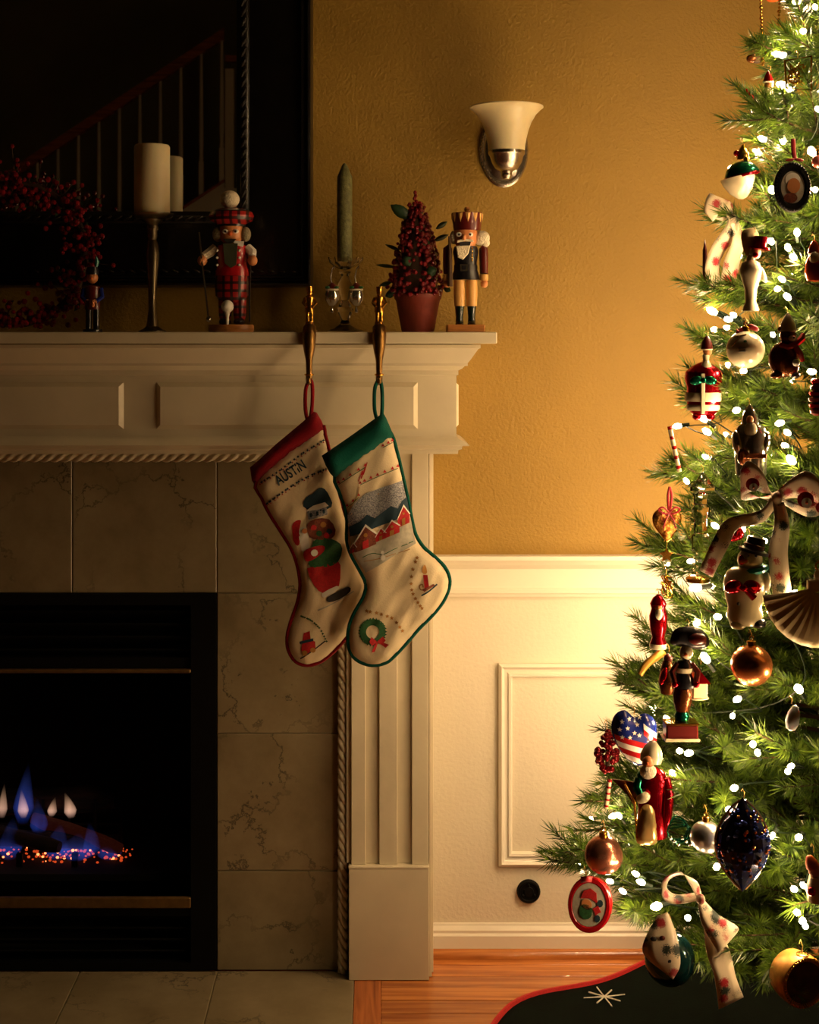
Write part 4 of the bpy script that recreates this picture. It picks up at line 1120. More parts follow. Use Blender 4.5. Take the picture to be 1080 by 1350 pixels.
for x, y in ((232, 1232), (262, 1222)): dec('print_wheel', M_PGOLD, circle(x, y, 10, n=10), off=1.9, sm=0)
line(t, 'stitch_line', M_DARK, [(215, 1255), (260, 1225), (308, 1188)], 1.6)

t = stocking('cream stocking with green velvet cuff and snowy village print', 500, 2.855, body2, cuff2, M_CUFFG,
             [(498, 556, 0), (494, 540, 6), (494, 515, 24), (498, 503, 32), (502, 504, 32), (504, 518, 24), (504, 540, 6), (502, 556, 0)])
for P in ([(356, 605), (400, 575), (455, 540)], [(436, 605), (500, 575), (575, 545)], [(388, 690), (410, 672), (430, 650)], [(520, 468), (540, 458), (555, 450)]):
    line(t, 'stitch_line', M_PGREEN, [(x, y + 8) for x, y in P], 0.9); dots(t, 'stitched_leaves', M_PRED, P, 2.6, 2 + int(abs(P[0][0] - P[-1][0]) / 26), 3)
line(t, 'stitched_script', M_PRED, [(430, 600), (445, 560), (440, 590), (455, 545), (448, 575), (462, 530)], 1.2)
line(t, 'stitched_script', M_PGOLD, [(395, 700), (425, 655), (432, 620)], 1.0)
dec('print_sky', M_SLATE, [(388, 728), (415, 680), (455, 645), (520, 622), (592, 598), (612, 690), (560, 712), (480, 735), (396, 790)], 7, sm=0)
dec('print_star', M_PGOLD, star(*q4([(515, 638)])[0], 4.5, 4, 0.35), off=1.7, sm=0)
dec('print_trees', M_PNAVY, [(394, 770), (440, 745), (460, 722), (490, 735), (520, 712), (550, 690), (575, 700), (590, 672), (608, 660), (618, 715), (560, 745), (480, 775), (398, 805)], off=1.6, sm=0)
dec('print_snowfield', M_PGREY, [(398, 805), (440, 800), (520, 790), (622, 735), (634, 800), (642, 830), (560, 875), (456, 938), (432, 900), (404, 850)], 7, sm=0)
for cx_, cy_, w, h, ang in ((512, 800, 38, 48, 0), (410, 850, 26, 40, 0), (456, 815, 78, 92, 0), (553, 778, 56, 60, 0), (596, 735, 44, 78, 0)):
    m_ = M_PBROWN if cx_ in (456, 410) else (M_PGREEN if cx_ == 550 else M_PRED)
    k = -0.42
    sk = lambda dx, dy: (cx_ + dx, cy_ + dy + k * dx)
    dec('print_cottage', m_, [sk(-w / 2, h * .35), sk(-w / 2, -h * .1), sk(0, -h * .55), sk(w / 2, -h * .1), sk(w / 2, h * .35)], off=2.2, sm=0)
    dec('print_snow_roof', M_SNOW, [sk(-w * .58, -h * .04), sk(0, -h * .64), sk(w * .58, -h * .04), sk(w * .5, -h * .04), sk(0, -h * .53), sk(-w * .5, -h * .04)], 4, off=2.9, sm=0)
    dec('print_door', M_PRED if m_ is not M_PRED else M_PGOLD, [sk(-w * .14, h * .34), sk(-w * .14, h * .02), sk(w * .14, h * .02), sk(w * .14, h * .34)], off=3.0, sm=0)
    dec('print_window', M_PGOLD, circle(*sk(0, -h * .2), w * .1, n=8), off=3.0, sm=0)
for x, y, r in ((520, 880, 10), (519, 862, 7)): dec('print_snowman', M_SNOW, circle(x, y, r, n=10), off=1.8, sm=0)
line(t, 'stitch_line', M_PGREEN, [(445, 880), (480, 865), (520, 868), (560, 850), (600, 835), (632, 822)], 1.0)
line(t, 'stitch_line', M_PGOLD, [(450, 895), (500, 885), (560, 868), (620, 850)], 0.8)
dots(t, 'stitched_stars', M_PGOLD, [(646, 882), (626, 940), (626, 1000), (645, 1040), (664, 1068)], 2.8, 11, 5)
dots(t, 'stitched_stars', M_PGOLD, [(460, 1078), (510, 1088), (560, 1110), (592, 1152)], 2.8, 9, 5)
dec('print_candle', M_PRED, [(668, 945), (684, 945), (690, 992), (674, 996)], sm=0); dec('print_flame', M_PGOLD, [(668, 940), (664, 925), (674, 905), (682, 928), (680, 940)], off=1.4)
dec('print_candle_base', M_PBROWN, [(664, 998), (706, 978), (712, 984), (672, 1006)], off=1.5, sm=0); line(t, 'stitch_line', M_PNAVY, [(662, 1020), (690, 1004), (720, 980)], 2.0)
line(t, 'stitch_line', M_PGOLD, [(672, 1000), (658, 998), (655, 985), (665, 980), (668, 990)], 1.4)
ccx, ccy = 482, 1155
ringP = [(ccx + 46 * math.cos(a), ccy + 46 * math.sin(a)) for a in [2 * PI * k / 24 for k in range(25)]]
for R_, m_ in ((38, M_PGREEN), (32, MATS['print_green'])): line(t, 'stitched_wreath', m_, [(ccx + R_ * math.cos(2 * PI * k / 24), ccy + R_ * math.sin(2 * PI * k / 24)) for k in range(25)], 5.5)
dots(t, 'wreath_leaves', M_PGREEN, [(ccx + 45 * math.cos(2 * PI * k / 24), ccy + 45 * math.sin(2 * PI * k / 24)) for k in range(25)], 3.2, 26, 4)
dots(t, 'wreath_berries', M_PGOLD, [(ccx + 35 * math.cos(2 * PI * k / 24), ccy + 35 * math.sin(2 * PI * k / 24)) for k in range(25)], 1.2, 11, 4)
for P in ([(498, 1190), (478, 1172), (470, 1190), (480, 1206)], [(498, 1190), (520, 1172), (530, 1186), (516, 1202)], [(494, 1192), (502, 1194), (490, 1228), (478, 1230)], [(500, 1194), (508, 1190), (542, 1200), (530, 1212)]):
    dec('print_bow', M_PRED, P, off=2.6, sm=0)

# ------------------------------------------------------------------ Christmas tree
TX, TY, APEX, SLOPE = 0.836, -0.70, 2.67, 0.235
def tree_r(z): return max(0.02, SLOPE * (APEX - z))
def on_tree(px, py, out=0.0):
    """depth at which the view ray through a photo point meets the tree's cone widened by out"""
    best, bd = 2.5, 1e9
    D = 1.7
    while D < 2.62:
        p = W(px, py, D); g = math.hypot(p.x - TX, p.y - TY) - tree_r(p.z) + 0.045 - out
        if g <= 0: return D
        if g < bd: bd, best = g, D
        D += 0.01
    return best
tree = empty('christmas_tree', (TX, TY, 0)); tag(tree, 'tall green artificial Christmas tree covered in lights and ornaments', 'christmas tree')
mk('trunk', g_tube([(0, 0, 0.05), (0, 0, 1.2), (0, 0, 2.6)], [0.028, 0.022, 0.006], 12), M_TWIG, tree)
stand = MB().add(g_lathe([(0, 0.004), (0.06, 0.004), (0.06, 0.02), (0.035, 0.05), (0.035, 0.12), (0, 0.12)], 16))
for k in range(4): stand.add(g_box(-0.02, 0.30, -0.012, 0.012, 0.004, 0.022), rot('Z', 90 * k + 20))
mk('stand', stand, M_BLACK, tree)

nrng = random.Random(11)
def branch_mesh(L, seed):
    r = random.Random(seed)
    V, Fs, Fn = [], [], []
    def stem(P, r0, r1):
        vv, ff = g_tube(P, [r0 + (r1 - r0) * i / (len(P) - 1) for i in range(len(P))], 4)
        k = len(V); V.extend(vv); Fs.extend([tuple(i + k for i in f) for f in ff])
    def needles(P, dens, ln, t0=0.0):
        tot = sum((P[i + 1] - P[i]).length for i in range(len(P) - 1)); n = int(tot * dens)
        for i in range(n):
            u = t0 + (1 - t0) * (i + r.random()) / n
            s_ = u * (len(P) - 1); a = min(int(s_), len(P) - 2); p = P[a].lerp(P[a + 1], s_ - a); t_ = (P[a + 1] - P[a]).normalized()
            q = t_.orthogonal().normalized(); q.rotate(Matrix.Rotation(r.uniform(0, 2 * PI), 3, t_))
            lean = math.radians(r.uniform(38, 62)) * (1 - 0.45 * max(0, u - 0.85) / 0.15)
            d = t_ * math.cos(lean) + q * math.sin(lean)
            l = ln * r.uniform(0.75, 1.15)
            w = t_.cross(q) * 0.00095
            bend = p + d * l * 0.55 + q * l * 0.05
            k = len(V)
            V.extend([tuple(p - w), tuple(p + w), tuple(bend + w * 0.9), tuple(bend - w * 0.9), tuple(p + d * l)])
            Fn.append((k, k + 1, k + 2, k + 3)); Fn.append((k + 3, k + 2, k + 4))
    main = [Vector((L * u, 0.02 * L * math.sin(5 * u + seed), 0.10 * L * u * u)) for u in [i / 7 for i in range(8)]]
    stem(main, 0.004, 0.0015)
    needles(main, 1250, 0.034, 0.30)
    ntw = max(4, int(L / 0.042))
    for i in range(ntw):
        u = 0.22 + 0.70 * (i + 0.5) / ntw
        s_ = u * 7; a = min(int(s_), 6); p = main[a].lerp(main[a + 1], s_ - a)
        side = 1 if i % 2 else -1
        l = max(0.06, min(0.16, 0.42 * L * (1.05 - u) + 0.045)) * r.uniform(0.85, 1.15)
        ang = math.radians(r.uniform(34, 52)); up = r.uniform(-0.25, 0.55)
        d = Vector((math.cos(ang), side * math.sin(ang), up)).normalized()
        tw = [p + d * l * q + Vector((0.012 * q * q, 0, 0.012 * q * q)) for q in (0, 0.35, 0.7, 1.0)]
        stem(tw, 0.002, 0.001)
        needles(tw, 1300, 0.032, 0.05)
    me = bpy.data.meshes.new('branch')
    me.from_pydata(V, [], Fs + Fn)
    me.materials.append(M_TWIG); me.materials.append(M_NEEDLE)
    me.polygons.foreach_set('material_index', [0] * len(Fs) + [1] * len(Fn))
    return me
LENS = [0.12, 0.17, 0.23, 0.30, 0.38, 0.46, 0.54]
BR = [[branch_mesh(l, 100 + 7 * i + k) for k in range(3)] for i, l in enumerate(LENS)]
def add_branch(base, tip, roll=0.0):
    d = Vector(tip) - Vector(base); L = d.length
    i = min(range(len(LENS)), key=lambda k: abs(LENS[k] - L))
    o = bpy.data.objects.new('branch', nrng.choice(BR[i])); COL.objects.link(o)
    k = L / LENS[i]
    x = d.normalized(); y = Vector((0, 0, 1)).cross(x).normalized(); z = x.cross(y)
    R = Matrix((x, y, z)).transposed().to_4x4() @ Matrix.Rotation(roll, 4, 'X')
    o.matrix_world = Matrix.Translation(base) @ R @ Matrix.Diagonal((k, 1, 1, 1))
    o.matrix_local = Matrix.Translation(Vector(base)) @ R @ Matrix.Diagonal((k, max(.8, min(1.2, k)), max(.8, min(1.2, k)), 1))
    o.parent = tree
    return o
zl = 0.40; lev = 0; nb = 0
while zl < 2.62:
    r = max(0.05, tree_r(zl) * 0.97 - 0.042)
    n = int(7 + 12 * min(1, r / 0.50))
    for k in range(n):
        a = 2 * PI * (k + nrng.uniform(-.25, .25)) / n + lev * 2.4
        rr = r * nrng.uniform(0.86, 1.03); el = nrng.uniform(-0.02, 0.32) if zl > 0.6 else nrng.uniform(-0.2, 0.15)
        tip = (rr * math.cos(a), rr * math.sin(a), zl + nrng.uniform(-.03, .03))
        add_branch((0, 0, max(0.3, tip[2] - rr * math.tan(el))), tip, nrng.uniform(-.3, .3)); nb += 1
    zl += 0.105 if zl < 1.9 else 0.12; lev += 1
for px, py, dd in ((698, 1166, 0.02), (745, 1158, -0.06), (833, 738, 0.0), (854, 640, -0.04), (899, 396, -0.02), (963, 152, -0.05), (982, 72, 0.0), (897, 462, 0.03), (884, 545, 0.0), (797, 925, -0.03), (815, 905, 0.05), (776, 1055, 0.0), (835, 1215, -0.05), (850, 755, -0.1), (905, 535, -0.08), (985, 160, -0.12), (925, 300, 0.0), (870, 870, 0.0), (900, 1250, -0.12), (960, 1235, -0.15), (1010, 1240, -0.18)):
    p = W(px, py, 2.5 + dd) - Vector((TX - 0.028, TY, 0))
    add_branch((0, 0, p.z - 0.10 * math.hypot(p.x, p.y)), p, nrng.uniform(-.3, .3)); nb += 1
print('branches', nb)

# string of warm lights: bulbs and sockets on a green cable
ls = empty('light_string', (TX, TY, 0.4)); tag(ls, 'string of warm white mini lights wound through the Christmas tree', 'string lights')
seen = [(1059, 41), (1075, 9), (1051, 2), (1024, 71), (1032, 73), (1031, 112), (1040, 118), (1079, 144), (1005, 183), (1031, 187), (1070, 199), (997, 201), (1018, 250), (1075, 250), (971, 300), (1017, 318), (1051, 306), (1039, 326), (1046, 339), (1031, 368), (1025, 381), (1038, 391), (939, 410), (967, 415), (960, 421), (1019, 441), (980, 489), (1070, 490), (971, 541), (1028, 558), (1038, 570), (1035, 587), (932, 569), (893, 562), (930, 602), (905, 634), (926, 641), (1043, 606), (943, 693), (980, 697), (1008, 713), (990, 690), (917, 775), (1049, 782), (1015, 805), (911, 740), (946, 813), (919, 821), (930, 867), (972, 922), (966, 944), (1053, 908), (896, 990), (908, 993), (993, 981), (999, 992), (879, 947), (968, 1039), (1039, 1017), (1043, 1010), (1018, 1102), (1053, 1104), (945, 1143), (961, 1067), (821, 1175), (1047, 1172), (1059, 1167), (865, 1195), (887, 1019), (838, 1152), (845, 1163), (907, 1210), (1062, 1221), (1058, 1214), (1051, 1203), (816, 1075), (808, 1076), (762, 1139), (798, 1099), (804, 1162)]
lr = random.Random(5)
pts = []
for px, py in seen:
    D = on_tree(px, py, 0.004); p = W(px, py, D); pts.append(p)
def in_frame_front(p):
    D = p.y + DW; x = VX + F * p.x / D; y = HY - F * (p.z - H) / D
    return -20 < x < 1100 and -20 < y < 1370 and (p.y < TY + 0.02)
NSEEN = len(pts)
while len(pts) < 165:
    z = 0.42 + (2.5 - 0.42) * (1 - lr.random() ** 0.6)
    a = lr.uniform(0.32 * PI, 0.86 * PI) if lr.random() < 0.88 else lr.uniform(0, 2 * PI); r = tree_r(z) * lr.uniform(0.72, 0.97)
    p = Vector((TX + r * math.cos(a), TY + r * math.sin(a), z))
    if not in_frame_front(p): pts.append(p)
bulbV = g_lathe([(0, -0.008), (0.0030, -0.007), (0.0048, -0.003), (0.0048, 0.002), (0.0030, 0.0062), (0, 0.0085)], 7)
sockV = g_lathe([(0, -0.022), (0.0035, -0.022), (0.0038, -0.0075), (0, -0.007)], 6)
me_b = None
for ip, p in enumerate(pts):
    ax = Vector((p.x - TX, p.y - TY, 0)); ax = (ax.normalized() + Vector((lr.uniform(-.5, .5), lr.uniform(-.5, .5), lr.uniform(-.3, .9)))).normalized()
    R = ax.to_track_quat('Z', 'Y').to_matrix().to_4x4()
    if me_b is None:
        b = mk('bulb', bulbV, M_BULB, ls); s_ = mk('socket', sockV, M_WIRE, b); me_b, me_s = b.data, s_.data
        me_b2 = me_b.copy(); me_b2.materials[0] = M_BULB2
    else:
        b = bpy.data.objects.new('bulb', me_b if ip < NSEEN or p.y < TY - 0.05 else me_b2); COL.objects.link(b); b.parent = ls
        s_ = bpy.data.objects.new('socket', me_s); COL.objects.link(s_); s_.parent = b
    b.matrix_local = Matrix.Translation(p - ls.location) @ R @ Matrix.Scale(lr.choice((0.8, 0.9, 1.0, 1.0, 1.25)), 4)
left = [p - ls.location for p in pts]; left.sort(key=lambda p: -p.z)
cur = left.pop(0); run = [cur]
def end_run(run):
    if len(run) < 2: return
    q = []
    for a, c in zip(run, run[1:]):
        a2, c2 = a.copy(), c.copy(); a2.x *= 0.95; a2.y *= 0.95; c2.x *= 0.95; c2.y *= 0.95
        mid = (a2 + c2) / 2; mid.x *= 0.84; mid.y *= 0.84; mid.z -= 0.02
        q += [tuple(a2), tuple(mid)]
    mk('cable', g_tube(spline(q + [tuple(c2)], 3), 0.0013, 4), M_WIRE, ls)
while left:
    nx_ = min(left, key=lambda q: (q - cur).length + 0.4 * abs(q.z - cur.z)); left.remove(nx_)
    if (nx_ - cur).length < 0.30: run.append(nx_)
    else: end_run(run); run = [nx_]
    cur = nx_
end_run(run)

# tree skirt
sk = empty('tree_skirt', (TX, TY, 0)); tag(sk, 'dark green felt tree skirt with red trim and white embroidered snowflake', 'tree skirt')
M_FELT = mat('dark_green_felt_skirt', (6, 16, 11), 0.95, var=0.25, vscale=30, bump=0.5, bscale=400, spec=0.1)
def skirt_z(r, a): return 0.004 + 0.012 * (0.5 + 0.5 * math.sin(7 * a + 3 * r)) * min(1, r / 0.4) * (0.35 + 0.65 * (r > 0.2)) + 0.05 * max(0, 1 - r / 0.30) * 0.4
def skirt_R(a): return 0.685 + 0.018 * math.sin(5 * a + 0.6) + 0.012 * math.sin(11 * a)
NA, NR = 120, 24; V = []; Fc = []
for j in range(NR + 1):
    for i in range(NA):
        a = 2 * PI * i / NA; r = 0.07 + (skirt_R(a) - 0.07) * j / NR; V.append((r * math.cos(a), r * math.sin(a), skirt_z(r, a) + 0.002))
for j in range(NR):
    for i in range(NA): Fc.append((j * NA + i, j * NA + (i + 1) % NA, (j + 1) * NA + (i + 1) % NA, (j + 1) * NA + i))
o = mk('cloth', (V, Fc), M_FELT, sk, angle=180)
md = o.modifiers.new('thickness', 'SOLIDIFY'); md.thickness = 0.003; md.offset = -1
mk('red_trim', g_tube([(skirt_R(a) * math.cos(a), skirt_R(a) * math.sin(a), skirt_z(skirt_R(a), a) + 0.002) for a in [2 * PI * i / 160 for i in range(160)]], 0.0062, 6, closed=True), M_PRED, sk)
def snowflake(px, py, r):
    D = H * F / (py - HY); p = W(px, py, D) - Vector((TX, TY, 0)); b = MB()
    for k in range(4):
        a = k * PI / 4 + 0.2; q = []
        rr = r * (1 if k % 2 == 0 else 0.8)
        for u in (-1, -0.5, 0, 0.5, 1):
            x, y = p.x + rr * u * math.cos(a), p.y + rr * u * math.sin(a); q.append((x, y, skirt_z(math.hypot(x, y), math.atan2(y, x)) + 0.004))
        b.add(g_tube(q, 0.0016, 5))
    mk('snowflake', b, M_SNOW, sk)
snowflake(797, 1319, 0.045); snowflake(930, 1420, 0.045)

# ------------------------------------------------------------------ ornaments
def orn(name, label, cat, px, py, out=0.035, hang=None, D=None, string=M_STRING):
    t = T(name, label, cat, px, py, D or on_tree(px, py, out * 0.75))
    if hang: t.tube('hanger', string, [(hang[0], hang[1], 0), (hang[0] + 1.5, hang[1] - hang[2] * 0.6, 4), (hang[0] + 1, hang[1] - hang[2], 12), (hang[0] - 1.5, hang[1] - hang[2] * 0.7, 8)], 0.6)
    return t
def cap(t, x, y, m=M_GOLD, r=5, parent=None):
    c = t.lathe('cap', m, x, [(0, y + 2), (r, y + 2), (r, y - 4), (r * 0.8, y - 5), (0, y - 5.2)], n=14)
    t.tube('loop', m, [(x + 2.6 * math.cos(a), y - 8 + 2.6 * math.sin(a), 0) for a in [k * PI / 5 for k in range(10)]], 0.7, closed=True)
    return c
def bauble(name, label, x, y, r, m, out=0.04):
    t = orn(name, label, 'bauble', x, y, out, (x, y - r - 8, 9))
    t.ball('globe', m, x, y, r, n=32); cap(t, x, y - r - 1, r=r * 0.24)
    return t
bauble('bauble', 'satin copper ball ornament hanging in the middle of the tree', 991, 877, 27, M_COPPER)
bauble('bauble', 'satin rose bronze ball ornament above the round red santa tin', 796, 1127, 25, M_BRONZE, 0.05)
bauble('bauble', 'satin silver ball ornament half hidden by the blue teardrop', 931, 1103, 21, M_SATSIL, 0.02)
# cream ball with print
t = bauble('printed_bauble', 'pearly cream ball ornament with small print and red ribbon', 983, 461, 25, M_PEARL)
for dx in (-1, 1): t.ball('ribbon_loop', M_REDRIB, 983 + dx * 8 + 2, 434 - dx * 2, 8, 4, 3, d=-2, rt=dx * 25)
t.ribbon('ribbon_tail', M_REDRIB, [(984, 434, -2), (977, 440, -5), (970, 436, -5)], [(0, 3, 0)] * 3)
ballz = lambda x, y: -math.sqrt(max(0, 25.4 ** 2 - (x - 983) ** 2 - (y - 461) ** 2))
for k, (a, b, c, d_) in enumerate(((962, 456, 972, 443), (966, 444, 980, 441))):
    t.tube('painted_arc', M_PGOLD, [(a + (c - a) * u, b + (d_ - b) * u, ballz(a + (c - a) * u, b + (d_ - b) * u)) for u in (0, .25, .5, .75, 1)], 1.0)
t.ball('painted_leaf', M_PGREEN, 977, 450, 2.2, 1.8, 1, d=ballz(977, 450), n=8)
for k in range(2): t.tube('painted_line', M_DARK, [(969 + u, 459 + k * 4, ballz(969 + u, 459 + k * 4)) for u in (0, 2, 4, 6, 8)], 0.5)

# striped top ornament
t = orn('striped_ornament', 'cream and teal striped spinning top ornament near the tree top', 'ornament', 977, 237, 0.05, (985, 214, 10))
t.lathe('bowl', M_PEARL, 980, [(0, 263), (6, 261), (15, 252), (21, 240), (22.5, 232), (0, 230)], n=28, tilt=-14)
t.lathe('teal_band', M_GREENGL, 979, [(22.8, 232), (23, 229), (19, 221), (12, 215), (5, 213), (0, 213)], n=28, tilt=-14)
t.lathe('red_band', M_REDGL, 979, [(22.8, 234), (23.6, 231.5), (22.8, 229.5), (20, 231)], n=28, tilt=-14)
cap(t, 984, 213, r=4)

# framed oval portrait
t = orn('oval_portrait', 'oval black beaded frame with tiny baby portrait on a red ribbon', 'picture ornament', 1045, 247, 0.05)
V, Fc = g_lathe([(0, -4), (24, -4), (24.5, 0), (22, 3.5), (18, 3.5), (15.5, 1), (0, 1)], 40)
t.raw('frame', MB().add(([(x * t.s, y * t.s * 1.37, z * t.s) for x, y, z in V], Fc), tr(*t.L(1045, 247)) @ rot('X', 90)), M_BLACK)
bd = MB()
for k in range(44):
    a = 2 * PI * k / 44; bd.add(g_ball(1.6 * t.s, 1.6 * t.s, 1.6 * t.s, 6, 4), tr(*t.L(1045 + 22.5 * math.cos(a), 247 + 31 * math.sin(a), -3)))
t.raw('bead_rim', bd, M_NAVY)
p = t.poly('portrait', M_PGREY, circle(1045, 247, 15.5, 21.5, 28), -1.5, 0.6)
t.poly('cap_shape', M_SNOW, circle(1045, 237, 10, 9, 18), -2.0, 0.4, p); t.poly('face_shape', M_SKIN, circle(1046, 245, 8.5, 10, 18), -2.6, 0.4, p)
t.poly('shirt_shape', M_PBROWN, circle(1042, 261, 9, 6.5, 18), -2.3, 0.4, p)
t.ribbon('ribbon', M_REDRIB, [(1048, 182, 6), (1047, 196, 2), (1048, 211, -2)], [(3, 0, 0)] * 3)
for dx in (-1, 1): t.ball('bow_loop', M_REDRIB, 1047 + dx * 6, 211, 6, 2.2, 2, d=-3, rt=dx * 8)

# beaded drops and gold open house at the top
t = orn('beaded_star', 'gold beaded dangling ornament with hanging bead strings at the tree top', 'ornament', 1015, 10, 0.03)
for k, (x0, y0, x1, y1) in enumerate(((1003, -4, 1006, 85), (1028, 0, 1026, 55), (1006, 60, 1030, 58))):
    b = MB(); n = int(math.hypot(x1 - x0, y1 - y0) / 4.4)
    for i in range(n):
        u = i / (n - 1); r = (2.0 if i % 3 else 2.8) * t.s
        b.add(g_ball(r, r, r, 7, 5), tr(*t.L(x0 + (x1 - x0) * u, y0 + (y1 - y0) * u, 0)))
    t.raw('bead_string', b, M_GOLD)
t.ball('amber_bead', M_ORANGE, 1019, -1, 9, 4, 5)
for k in range(6):
    a = k * PI / 3; t.tube('ray', M_GOLD, [(1006, 62, 0), (1006 + 13 * math.cos(a), 62 + 13 * math.sin(a), 0)], [1.6, 0.5])
t = orn('filigree_square', 'square gold wire filigree ornament hanging near the tree top', 'ornament', 1052, 98, 0.04, (1052, 76, 12))
P = [(1035, 80, 0), (1070, 74, 0), (1070, 119, 0), (1037, 116, 0)]
t.tube('frame', M_GOLD, P, 1.7, closed=True)
for k in range(7):
    a = [(1039 + lr.uniform(0, 28), 82 + lr.uniform(0, 30), 0) for _ in range(5)]; t.tube('filigree', M_GOLD, spline(a, 5), 0.8)
t = orn('small_bird', 'tiny red bird ornament on a branch tip near the top', 'ornament', 990, 128, 0.05)
t.ball('body', M_RED, 989, 128, 4.5, 7, 5, rt=-30); t.ball('head', M_RED, 992, 135, 3, n=10); t.tube('tail', M_RED, [(987, 123, 0), (984, 117, 0)], [2, 1.2])
t = orn('brown_acorn', 'small brown nut shaped ornament on the upper left branch tip', 'ornament', 993, 75, 0.04, (993, 68, 8))
t.ball('nut', M_BROWNGL, 992, 77, 8, 6, 7); t.lathe('cup', M_TWIG, 998, [(0, 84), (6, 82), (7, 76), (4, 71), (0, 70)])
t = orn('small_santa_head', 'small santa head ornament with red hat beside the top lights', 'ornament', 1016, 108, 0.03, (1016, 92, 8))
t.ball('face', M_SKIN, 1014, 112, 6, 7, 6); t.lathe('hat', M_RED, 1013, [(7, 108), (5, 101), (2, 95), (0, 93)]); t.ball('beard', M_HAIR, 1013, 121, 7, 8, 6); t.ball('brim', M_HAIR, 1013, 108, 7.5, 2.2, 7)
t = orn('gold_finial', 'small gold bell ornament with red bead above the striped top', 'ornament', 979, 193, 0.04, (979, 188, 8))
t.lathe('bell', M_GOLD, 980, [(0, 212), (9, 211), (8, 204), (5, 196), (2, 191), (0, 190)], n=18); t.ball('bead', M_REDGL, 971, 202, 4, n=10)

# printed ribbon bow, upper left, with tails
t = orn('ribbon_bow', 'cream printed ribbon bow with long tails on the upper left branches', 'bow', 955, 275, 0.05)
t.ribbon('loop', M_RIB, [(968, 290, 0), (950, 262, -8), (938, 272, -10), (934, 286, -4), (950, 284, 2), (968, 290, 4)], [(6, -3, 4), (12, 4, 3), (9, 10, 3), (6, 6, 3), (5, -5, 2), (4, -3, 2)])
t.ribbon('tail', M_RIB, [(967, 290, -2), (962, 305, -6), (946, 330, -2), (938, 355, -4), (944, 382, -2)], [(7, 2, 2), (8, 4, 0), (9, 4, 3), (10, 0, 4), (9, -3, 3)])
t.ribbon('tail', M_RIB, [(968, 292, -1), (972, 318, -8), (964, 345, -6), (958, 382, -4)], [(7, 0, 3), (9, 0, 3), (11, 0, 2), (10, 3, 2)])
t.ball('knot', M_RIB, 968, 290, 6, 7, 5)
# dark red icicle
t = orn('red_icicle', 'slim dark red candle ornament at the far left of the upper branches', 'ornament', 931, 352, 0.05)
t.lathe('stick', M_DKRED, 929.5, [(0, 384), (3.2, 384), (3, 330), (1.6, 324), (0.6, 316), (0, 315)], n=12); t.ball('clip', M_REDGL, 930, 382, 5, 3, 4)

# white glass snowman with red hat
t = orn('long_snowman', 'slender pearly glass figure with red top hat and wing', 'ornament', 992, 355, 0.05, (996, 306, 8))
t.lathe('body', M_PEARL, 990, [(0, 411), (11, 410), (10, 404), (7, 398), (8, 382), (13, 366), (15, 356), (12, 347), (6, 343), (5, 338), (0, 336)], n=24)
t.ball('head', M_PEARL, 996, 333, 8, 9, 8); t.ball('cheek', M_REDGL, 995, 336, 4, 4, 3, d=-6)
t.lathe('hat', M_REDGL, 1001, [(0, 330), (14, 329), (14, 326), (9, 325), (9, 312), (0, 311)], n=22, tilt=8)
t.puff('wing', M_SHELL, smooth_poly([(979, 306), (995, 300), (1003, 312), (998, 335), (990, 340), (982, 330)], 3), 10, 4, 5, d=6)
t.ball('arm', M_PEARL, 1006, 362, 4, 12, 4, rt=-20)
# orange red santa at the right edge
t = orn('orange_santa', 'orange red santa ornament at the right edge among upper branches', 'ornament', 1073, 352, 0.05, (1074, 316, 8))
t.lathe('robe', mat('orange_mirror_glass', (220, 84, 34), 0.22, 0.6), 1075, [(0, 372), (11, 370), (14, 358), (12, 345), (8, 336), (0, 334)], n=20); t.ball('beard', M_PEARL, 1072, 341, 7, 9, 5, d=-8); t.lathe('hat', MATS['orange_mirror_glass'], 1074, [(9, 334), (7, 325), (3, 318), (0, 316)]); t.ball('brim', M_HAIR, 1074, 334, 9, 3, 9)
# brown squirrel santa
t = orn('bear_ornament', 'brown glass bear ornament wearing red scarf and white cap', 'ornament', 1035, 465, 0.05, (1038, 412, 8))
t.ball('body', M_BROWNGL, 1033, 474, 20, 24, 16); t.ball('belly', M_BROWNGL, 1040, 482, 11, 14, 10, d=-10); t.ball('head', M_BROWNGL, 1038, 443, 11, 11, 10, d=-3); t.ball('muzzle', M_PEARL, 1041, 446, 5, 4, 5, d=-12); t.ball('nose', M_NAVY, 1042, 445, 1.8, d=-17, n=8)
t.lathe('cap_hat', M_PEARL, 1039, [(11, 436), (10, 428), (6, 419), (2, 413), (0, 412)]); t.ball('hat_brim', M_HAIR, 1039, 436, 11, 3, 10, d=-2)
t.tube('scarf', M_RED, [(1026, 455, -8), (1036, 458, -12), (1048, 453, -9), (1056, 446, -6), (1058, 440, -4)], [3.5, 4, 4, 5, 3]); t.tube('scarf_end', M_RED, [(1046, 456, -10), (1052, 466, -11), (1056, 476, -9)], [4, 4, 3])
for sx in (-1, 1): t.ball('ear', M_BROWNGL, 1038 + sx * 9, 434, 4, n=10)
t.ball('foot', M_NAVY, 1045, 494, 7, 5, 8, d=-10); t.ball('foot', M_BROWNGL, 1022, 495, 8, 5, 8, d=-6)
t.ball('bauble_in_paw', M_WHITE, 1044, 478, 5, d=-20, n=10)
# dark red pine cone at the right edge
t = orn('red_cone', 'dark red glass pine cone at the right edge', 'ornament', 1076, 525, 0.04, (1076, 498, 8))
for k in range(6): t.lathe('scale_ring', M_REDGL if k % 2 else M_DKRED, 1077, [(4, 548 - k * 8), (11 - abs(k - 2) * 1.2, 545 - k * 8), (12 - abs(k - 2) * 1.2, 541 - k * 8), (5, 539 - k * 8)], n=14)

